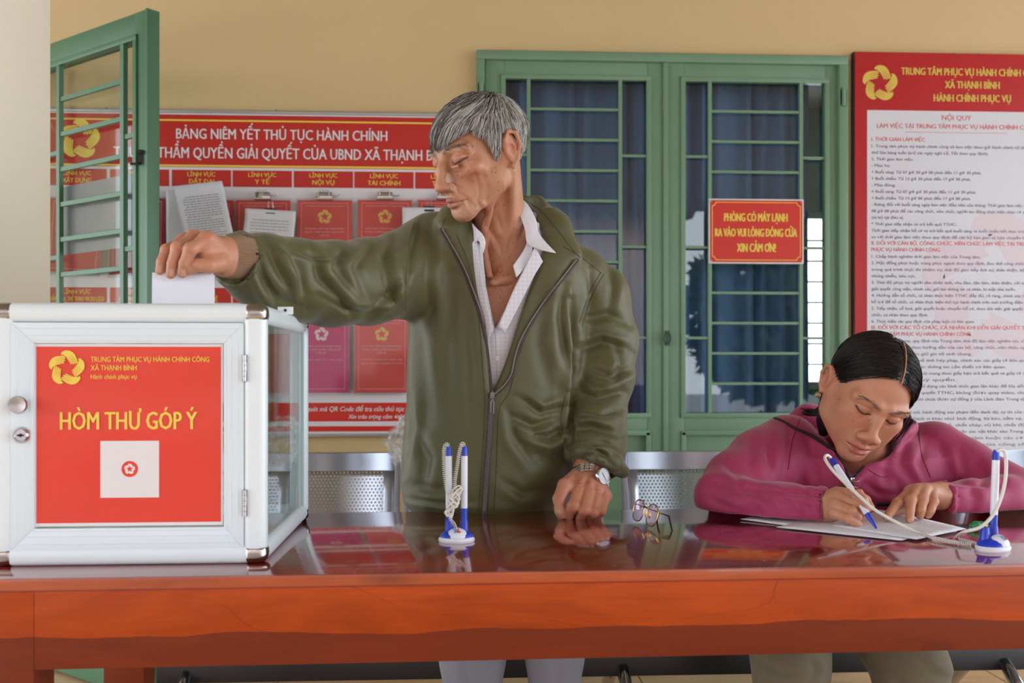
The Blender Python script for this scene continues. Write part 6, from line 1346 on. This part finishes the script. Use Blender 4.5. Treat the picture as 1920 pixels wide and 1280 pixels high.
# pen hand
f = hand_field(np.array([P(1490, 950, 1.75)[0], 1.66, P(1500, 1005, 1.86)[2]]), P(1650, 900, 1.88))
wr = Vector(P(1550, 950, 1.800))
for pts, rs in [([(1582, 919, 1.785), (1606, 921, 1.742), (1619, 937, 1.728), (1625, 952, 1.728)], [.0108, .0096, .0086, .0078]),
                ([(1574, 932, 1.772), (1607, 943, 1.738), (1619, 958, 1.742), (1614, 970, 1.755)], [.0102, .0085, .0076, .0070]),
                ([(1568, 946, 1.762), (1598, 957, 1.730), (1609, 970, 1.738), (1602, 977, 1.750)], [.0098, .0082, .0074, .0068]),
                ([(1567, 961, 1.755), (1590, 972, 1.728), (1605, 981, 1.732), (1611, 984, 1.742)], [.0094, .0078, .0070, .0062])]:
    q = P3(pts); f.chain(q, rs, .0015, kk=.0012); f.ell(q[1], rs[1]*1.06, .0015); f.cone(wr, q[0], .021, rs[0], .012)
f.ell(P(1570, 945, 1.785), (.026, .024, .026), .014); f.cone(wr, P(1505, 950, 1.84), .0265, .028, .012)
f.chain(P3([(1570, 926, 1.80), (1600, 924, 1.795), (1622, 938, 1.778), (1632, 951, 1.762)]), [.014, .0115, .0098, .0076], .006, kk=.004)
Vp, Qp = f.mesh(); cp = handcol(Vp, Qp, (200, 142, 112), (196, 118, 92), (206, 160, 140), [], [(1582, 919, 10), (1608, 922, 9), (1607, 943, 9), (1598, 957, 9), (1590, 972, 8)])
# resting hand
f = hand_field(np.array([P(1645, 950, 1.76)[0], 1.73, P(1640, 995, 1.90)[2]]), P(1830, 880, 1.95))
wr = Vector(P(1764, 930, 1.868))
for pts, rs in [([(1708, 922, 1.840), (1683, 943, 1.800), (1670, 960, 1.785), (1663, 970, 1.778)], [.0108, .0096, .0082, .0072]),
                ([(1720, 919, 1.832), (1708, 938, 1.790), (1706, 960, 1.776), (1706, 974, 1.770)], [.0108, .0096, .0084, .0074]),
                ([(1734, 918, 1.832), (1730, 937, 1.795), (1727, 956, 1.785), (1725, 966, 1.790)], [.0106, .0096, .0084, .0074]),
                ([(1747, 922, 1.838), (1750, 940, 1.802), (1745, 957, 1.792), (1741, 965, 1.796)], [.0102, .0090, .0078, .0070])]:
    q = P3(pts); f.chain(q, rs, .003, kk=.002); f.ell(q[1], rs[1]*1.04, .004); f.cone(wr, q[0], .020, rs[0], .011)
f.ell(P(1736, 928, 1.855), (.026, .024, .018), .012); f.cone(wr, P(1812, 935, 1.90), .0255, .028, .012)
f.chain(P3([(1745, 945, 1.862), (1712, 948, 1.858), (1690, 955, 1.848), (1674, 960, 1.838)]), [.013, .0105, .0092, .0074], .006, kk=.004)
Vq, Qq = f.mesh(); cq = handcol(Vq, Qq, (200, 142, 112), (196, 118, 92), (214, 176, 160), [((1663, 971), (8, 8), 0), ((1706, 976), (8, 8), 0)], [(1708, 922, 10), (1683, 943, 9), (1708, 938, 9), (1730, 937, 9), (1750, 940, 8)])
(VB, QB), cB = join_limbs([(Vw, Qw), (Vp, Qp), (Vq, Qq)], [cw_, cp, cq], [
    (1, P(1505, 950, 1.84), [P(1440, 948, 1.88), P(1360, 928, 1.96), P(1430, 865, 2.07), P(1500, 850, 2.11)], P(1540, 930, 2.1), .028),
    (2, P(1812, 935, 1.90), [P(1860, 935, 1.93), P(1925, 928, 1.98), P(1860, 900, 2.03), P(1760, 850, 2.11)], P(1680, 930, 2.1), .028)])
wbody = sdfmesh('body', [(VB, QB)], M_skw, wo, cols=[cB]); bv_w = bvh_of([(Vw, Qw)])
# teeth glimpsed between the lips
m = MB()
for i in range(-3, 4): m.box((i*.0042-.0018, -.0935+abs(i)*.0009, -.0778), (i*.0042+.0018, -.0895+abs(i)*.0009, -.0738), WM)
build('teeth', m, mat('tooth_enamel', (214, 204, 190), .3), wbody, bevel=.0006)['kind'] = 'stuff'
# hair
GC, GR = (0, .014, .030), (.0815, .0985, .0815)
def w_line(x, y, z=0, extra=0):
    yy = [-.11, -.084, -.070, -.052, -.036, -.018, -.004, .010, .030, .050, .12]; a = [.092, .088, .076, .046, .018, .004, .012, .016, .006, -.035, -.055]; b = [.090, .084, .070, .020, -.025, -.050, -.05, -.05, -.05, -.05, -.055]
    return np.where(np.asarray(x) < 0, np.interp(y, yy, a), np.interp(y, yy, b))+extra
f = Field(np.array(WM.translation)-.16, np.array(WM.translation)+.18, .0028); f.ell(GC, np.array(GR)-.0008, .005, WM)
Vc, Qc = f.mesh(); L2 = (np.c_[Vc, np.ones(len(Vc))]@Wi.T)[:, :3]; keep = (L2[:, 2] > w_line(L2[:, 0], L2[:, 1])) & ~((np.abs(L2[:, 0]-.006) < .0014) & (L2[:, 1] < .02)); Qc = Qc[keep[Qc].all(1)]
u_, inv = np.unique(Qc, return_inverse=True); wh = sdfmesh('hair', [(Vc[u_], inv.reshape(Qc.shape))], M_hb, wo)
build('parting', MB().tube([WM @ Vector((.006, .014-.0970*math.cos(a), .035+.0852*math.sin(a))) for a in np.linspace(.42, 1.5, 16)], .0011, 6), mat('scalp', (190, 140, 112), .6), wh)
def w_roots(n, seed):
    g_ = np.random.default_rng(seed); out = []
    while len(out) < n:
        q = g_.normal(size=3); q /= np.linalg.norm(q); p = np.array(GC)+q*np.array(GR)
        if g_.random() < .4 and p[2] > .05: p[0] = .006+(.003+.02*g_.random())*(1 if g_.random() < .4 else -1)
        if p[2] > w_line(p[0], p[1], extra=.002) and abs(p[0]-.006) > .002: out.append(p)
    return out
def wflow(p):
    s = 1 if p[0] > .006 else -1; T = np.array([s*.092, .030 if s < 0 else .010, -.035]) if p[1] < .045 else np.array([0, .11, -.06]); d = T-p
    if p[2] > .07: d = d+np.array([s*.06, .01, 0])
    return d/np.linalg.norm(d)
wlim = lambda p: p[2] < w_line(p[0], p[1], extra=-.006)
for n_, m_, sd in ((2600, M_hb, 11), (900, M_hb2, 12)): strand_mesh('hair_strands', strands(WM, GC, GR, w_roots(n_, sd), wflow, wlim, lambda p, g_: .07+.05*g_.random(), .0005, seed=sd, lift=(0, .0030)), .0006, m_, wh)
S_ = []
for i in range(90):    # gathered tail at the nape and loose hairs
    a = wl((-.030+.03*rng.random(), .085+.02*rng.random(), -.035-.03*rng.random())); b = Vector(P(1532+12*rng.random(), 762+14*rng.random(), 2.08)); c = Vector(P(1498+26*rng.random(), 764+14*rng.random(), 2.09)); S_.append(spline([a, b, c], 5))
tail = strand_mesh('tail_strands', S_, .0011, M_hb, wh)
build('hair_tail', MB().tube([wl((-.01, .09, -.03)), Vector(P(1556, 765, 2.03)), Vector(P(1546, 790, 2.04)), Vector(P(1544, 812, 2.06))], [.03, .024, .018, .010], 12), M_hb, wh)
S_ = []
for i in range(60):
    x0_ = .079+.005*rng.random(); y0_ = -.02-.035*rng.random(); S_.append(spline([wl((x0_, y0_, .0)), wl((x0_+.004, y0_-.004+.01*rng.random(), -.045)), wl((x0_-.004+.012*rng.random(), y0_-.006, -.075-.03*rng.random()))], 5))
strand_mesh('loose_strands', S_, .00045, M_hb, wh)
S_ = []
for s in (-1, 1):
    for i in range(36):
        t = rng.random(); x = s*(.012+.040*t); z = .0150+.0060*math.sin(t*2.5)+.0014*rng.normal(); h_ = bv_w.ray_cast(WM @ Vector((x, -.16, z)), (WM.to_3x3() @ Vector((0, 1, 0))).normalized())
        if h_[0] is not None: e_ = (WM.to_3x3() @ Vector((s, 0, .15))).normalized(); S_.append([h_[0], h_[0]+h_[1]*.0008+e_*.004, h_[0]+h_[1]*.0008+e_*.008])
strand_mesh('eyebrow_hairs', S_, .0003, M_hb2, wbody)
e_ = wl((-.086, .006, -.043)); build('earring', MB().tube([e_+Vector((.0045*math.cos(a), .001, -.004+.0045*math.sin(a))) for a in np.linspace(0, 2*math.pi, 17)[:-1]], .0014, 8, closed=True), M_gold, wo)
# top
f = Field(P(1270, 1010, 2.0)-np.array([.03, .36, .05]), P(1990, 745, 2.3)+np.array([.05, .02, .05]), .0042)
f.loft([row(800, 1530, 1712, 2.17, .07), row(822, 1480, 1750, 2.14, .10), row(850, 1455, 1778, 2.12, .125), row(900, 1450, 1786, 2.12, .135), row(950, 1470, 1770, 2.13, .135), row(1030, 1480, 1760, 2.16, .13)], .035, 2.3)
slA = [(1478, 836, 2.11), (1430, 868, 2.06), (1380, 905, 2.00), (1352, 930, 1.955), (1400, 944, 1.900), (1470, 950, 1.850), (1540, 951, 1.805)]
f.chain([P(*q) for q in slA], [.068, .072, .064, .050, .045, .044, .038], .02, kk=.015)
slB = [(1752, 846, 2.11), (1810, 880, 2.07), (1870, 912, 2.01), (1930, 930, 1.975), (1880, 934, 1.935), (1820, 938, 1.90), (1768, 936, 1.872)]
f.chain([P(*q) for q in slB], [.066, .062, .056, .048, .044, .040, .033], .02, kk=.015)
f.chain([P(1486, 795, 2.17), P(1515, 785, 2.18), P(1560, 790, 2.20), P(1660, 790, 2.21), P(1700, 806, 2.14)], [.022, .030, .034, .034, .020], .02)    # hood lying on the shoulders
f.chain([P(1500, 812, 2.08), P(1545, 840, 2.04), P(1575, 872, 2.01), P(1592, 905, 1.985)], [.018, .016, .012, .008], .012)
f.chain([P(1706, 800, 2.07), P(1672, 830, 2.035), P(1632, 872, 2.01), P(1604, 905, 1.985)], [.018, .018, .014, .008], .012)
V2 = [(1530, 790), (1548, 826), (1572, 853), (1588, 888), (1597, 902), (1610, 884), (1636, 855), (1664, 822), (1690, 796), (1690, 740), (1540, 740)]
f.fn(P(1500, 920, 1.7)-np.array([.05, .2, 0]), P(1740, 700, 2.18)+np.array([.05, 0, .05]), vcut(V2, 2.085), .008, 'sub')
f.chain([wl((0, .02, -.05)), P(1618, 850, 2.07)], [.072, .060], .006, None, 'sub'); f.ell(WM.translation, (.092, .105, .098), .01, None, None, 'sub')
f.cone(P(1542, 951, 1.803), P(1590, 950, 1.77), .031, .034, .004, None, 'sub'); f.cone(P(1764, 934, 1.868), P(1735, 932, 1.85), .0285, .031, .004, None, 'sub')
for a_, b_, r_ in ((P(1542, 951, 1.803), P(1560, 951, 1.79), .036), (P(1768, 935, 1.870), P(1750, 934, 1.862), .032)):
    d_ = (Vector(b_)-Vector(a_)).normalized(); u_ = d_.orthogonal().normalized(); w_ = d_.cross(u_); f.chain([Vector(a_)+(u_*math.cos(q_)+w_*math.sin(q_))*r_ for q_ in np.linspace(0, 2*math.pi, 15)], .0052, .003)
f.fn((-.5, 1.2, .6), (2, 1.99, TZ+.004), lambda X, Y, Z: Z-(TZ+.0075)+0*X+0*Y, .006, 'sub')
Vz, Qz = f.mesh(); Vz = relax(Vz, Qz, 1, .4)
FO = []
fo([(1455, 800), (1440, 850), (1450, 900)], 8, 6); fo([(1420, 830), (1405, 870), (1430, 910)], 8, 5, -1); fo([(1480, 780), (1475, 850), (1470, 910)], 8, 5); fo([(1350, 860), (1380, 890), (1400, 930)], 7, 4); fo([(1330, 900), (1370, 915), (1430, 920)], 8, 6, -1)
fo([(1400, 915), (1440, 935), (1450, 970)], 7, 6); fo([(1440, 920), (1480, 940), (1500, 975)], 7, 5, -1); fo([(1480, 925), (1510, 950), (1505, 980)], 6, 4); fo([(1325, 930), (1360, 950), (1400, 965)], 7, 4); fo([(1400, 915), (1480, 922), (1545, 930)], 5, 5)
fo([(1510, 830), (1530, 880), (1535, 920)], 8, 4); fo([(1560, 880), (1575, 910), (1600, 940)], 7, 4, -1); fo([(1640, 880), (1680, 900), (1700, 940)], 8, 5); fo([(1700, 820), (1690, 870), (1720, 915)], 8, 6, -1); fo([(1735, 830), (1725, 870), (1740, 905)], 7, 5); fo([(1665, 850), (1660, 900), (1690, 935)], 8, 4)
fo([(1760, 830), (1775, 870), (1790, 905)], 8, 5, -1); fo([(1800, 850), (1810, 890), (1800, 910)], 8, 5); fo([(1830, 860), (1850, 895), (1835, 915)], 8, 5, -1); fo([(1870, 870), (1880, 900), (1865, 925)], 8, 4); fo([(1780, 915), (1800, 935), (1790, 955)], 6, 4); fo([(1815, 912), (1830, 935), (1820, 955)], 7, 4, -1); fo([(1742, 905), (1800, 905), (1880, 915)], 5, 5)
fo([(1620, 905), (1650, 925), (1700, 930)], 6, 4); fo([(1505, 900), (1520, 930), (1560, 935)], 6, 4)
Vz = folds(Vz, Qz, FO); Vz[:, 2] = np.where((Vz[:, 1] < 1.985), np.maximum(Vz[:, 2], TZ+.0068), Vz[:, 2])
top = sdfmesh('zip_top', [(Vz, Qz)], M_mag, wo); bv_z = bvh_of([(Vz, Qz)])
surf_tube(bv_z, [(1447, 782), (1468, 790), (1491, 803), (1516, 814), (1540, 828), (1560, 843), (1573, 858), (1583, 876), (1590, 892), (1596, 902)], [.0045]*0 or .0036, M_blk, 'neck_trim', top, .001, 8, 6)
surf_tube(bv_z, [(1597, 902), (1608, 888), (1622, 872), (1636, 857), (1655, 835), (1672, 816), (1688, 801), (1716, 791)], .0030, M_blk, 'neck_trim', top, .001, 8, 6)
surf_tube(bv_z, [(1597, 903), (1601, 920), (1604, 940)], .0024, M_blk, 'zip', top, .0006, 8, 6)
h_ = hit(bv_z, 1598, 900, .006)
if h_ is not None: build('zip_pull', MB().box(h_-Vector((.004, .002, .004)), h_+Vector((.004, .002, .005))).tube([h_, h_+Vector((.006, -.004, -.003)), h_+Vector((.012, -.003, -.001))], .0018, 8), M_chrome, top, bevel=.0008)
surf_tube(bv_z, [(1644, 945), (1660, 944), (1690, 945)], .0045, M_blk, 'waist_band', top, .0, 8, 6)
for q in ([(1500, 785), (1485, 830), (1478, 880)], [(1722, 800), (1728, 850), (1745, 895)], [(1628, 880), (1650, 893), (1665, 893)]): surf_tube(bv_z, q, .0008, mat('magenta_thread', (104, 22, 56), .8), 'seam', top, .0004, 6, 8)
# trousers
M_ol = fabric('khaki_trousers', (112, 104, 80), .8, .15, 600, .3)
ka, kb = P(1492, 1270, 2.12), P(1700, 1270, 2.12); hx = (ka[0]+kb[0])/2
f = Field((ka[0]-.14, 1.98, .04), (kb[0]+.14, 2.74, .74), .0065)
f.ell((hx, 2.52, .52), (.17, .15, .11), .05); f.loft([(.72, hx, .15, 2.30, .11), (.62, hx, .155, 2.40, .12), (.52, hx, .16, 2.50, .13)], .05)
for k_, s in ((ka, -1), (kb, 1)):
    f.chain([(hx+s*.09, 2.50, .50), (k_[0], 2.16, .425), (k_[0]+s*.01, 2.12, .38), (k_[0]+s*.02, 2.20, .10)], [.092, .082, .076, .058], .03)
Vt, Qt = f.mesh(); Vt = folds(Vt, Qt, [([(1430, 1240), (1470, 1262), (1500, 1275)], 7, 5), ([(1520, 1235), (1530, 1260), (1515, 1280)], 7, 5, -1), ([(1640, 1240), (1680, 1270), (1700, 1300)], 8, 6), ([(1720, 1240), (1750, 1262), (1790, 1275)], 8, 5, -1), ([(1600, 1240), (1640, 1275)], 7, 5)])
sdfmesh('trousers', [(Vt, Qt)], M_ol, wo)
for k_, s in ((ka, -1), (kb, 1)):
    x = k_[0]+s*.02; f = Field((x-.07, 1.95, -.01), (x+.07, 2.32, .12), .004); f.chain([(x, 2.22, .04), (x, 2.12, .036), (x, 2.03, .024)], [.036, .036, .023], .02); f.fn((x-.1, 1.8, -.02), (x+.1, 2.4, .03), lambda X, Y, Z: Z-.002+0*X+0*Y, .003, 'sub')
    Vo, Qo = f.mesh(); sdfmesh('sandal', [(Vo, Qo)], mat('brown_sandal', (80, 54, 40), .6), wo)
# ---- the pen in her hand and its cord
tip = Vector(Pz(1644, 991, TZ+.006)); tp = Vector(P(1558, 858, 1.80)); pn = root('pen', 'white tethered pen with blue tip held by the woman over the form', 'pen', tuple(tip), 'pens'); pen_parts(tip, tp, pn, r=.0056, tip=True)
cdm = root('coiled_cord', 'long white cord from the writing woman\'s pen across the forms to the stand', 'cord', tuple(Pz(1740, 1005, TZ)))
build('plain_cord', MB().tube(spline([tp+Vector((.002, 0, -.002)), P(1551, 853, 1.79), P(1547, 860, 1.775), P(1560, 880, 1.755), P(1582, 903, 1.735), P(1606, 925, 1.715), P(1640, 955, 1.70), P(1680, 978, 1.685), P(1720, 997, 1.665), Pz(1750, 1009, TZ+.0048)], 8), .0028, 10), M_cord, cdm)
build('coiled_end', coil(MB(), spline([Pz(1750, 1009, TZ+.005), Pz(1785, 1016, TZ+.005), Pz(1822, 1021, TZ+.005)], 6), .0028, .0036, .0012, 6), M_cord, cdm)
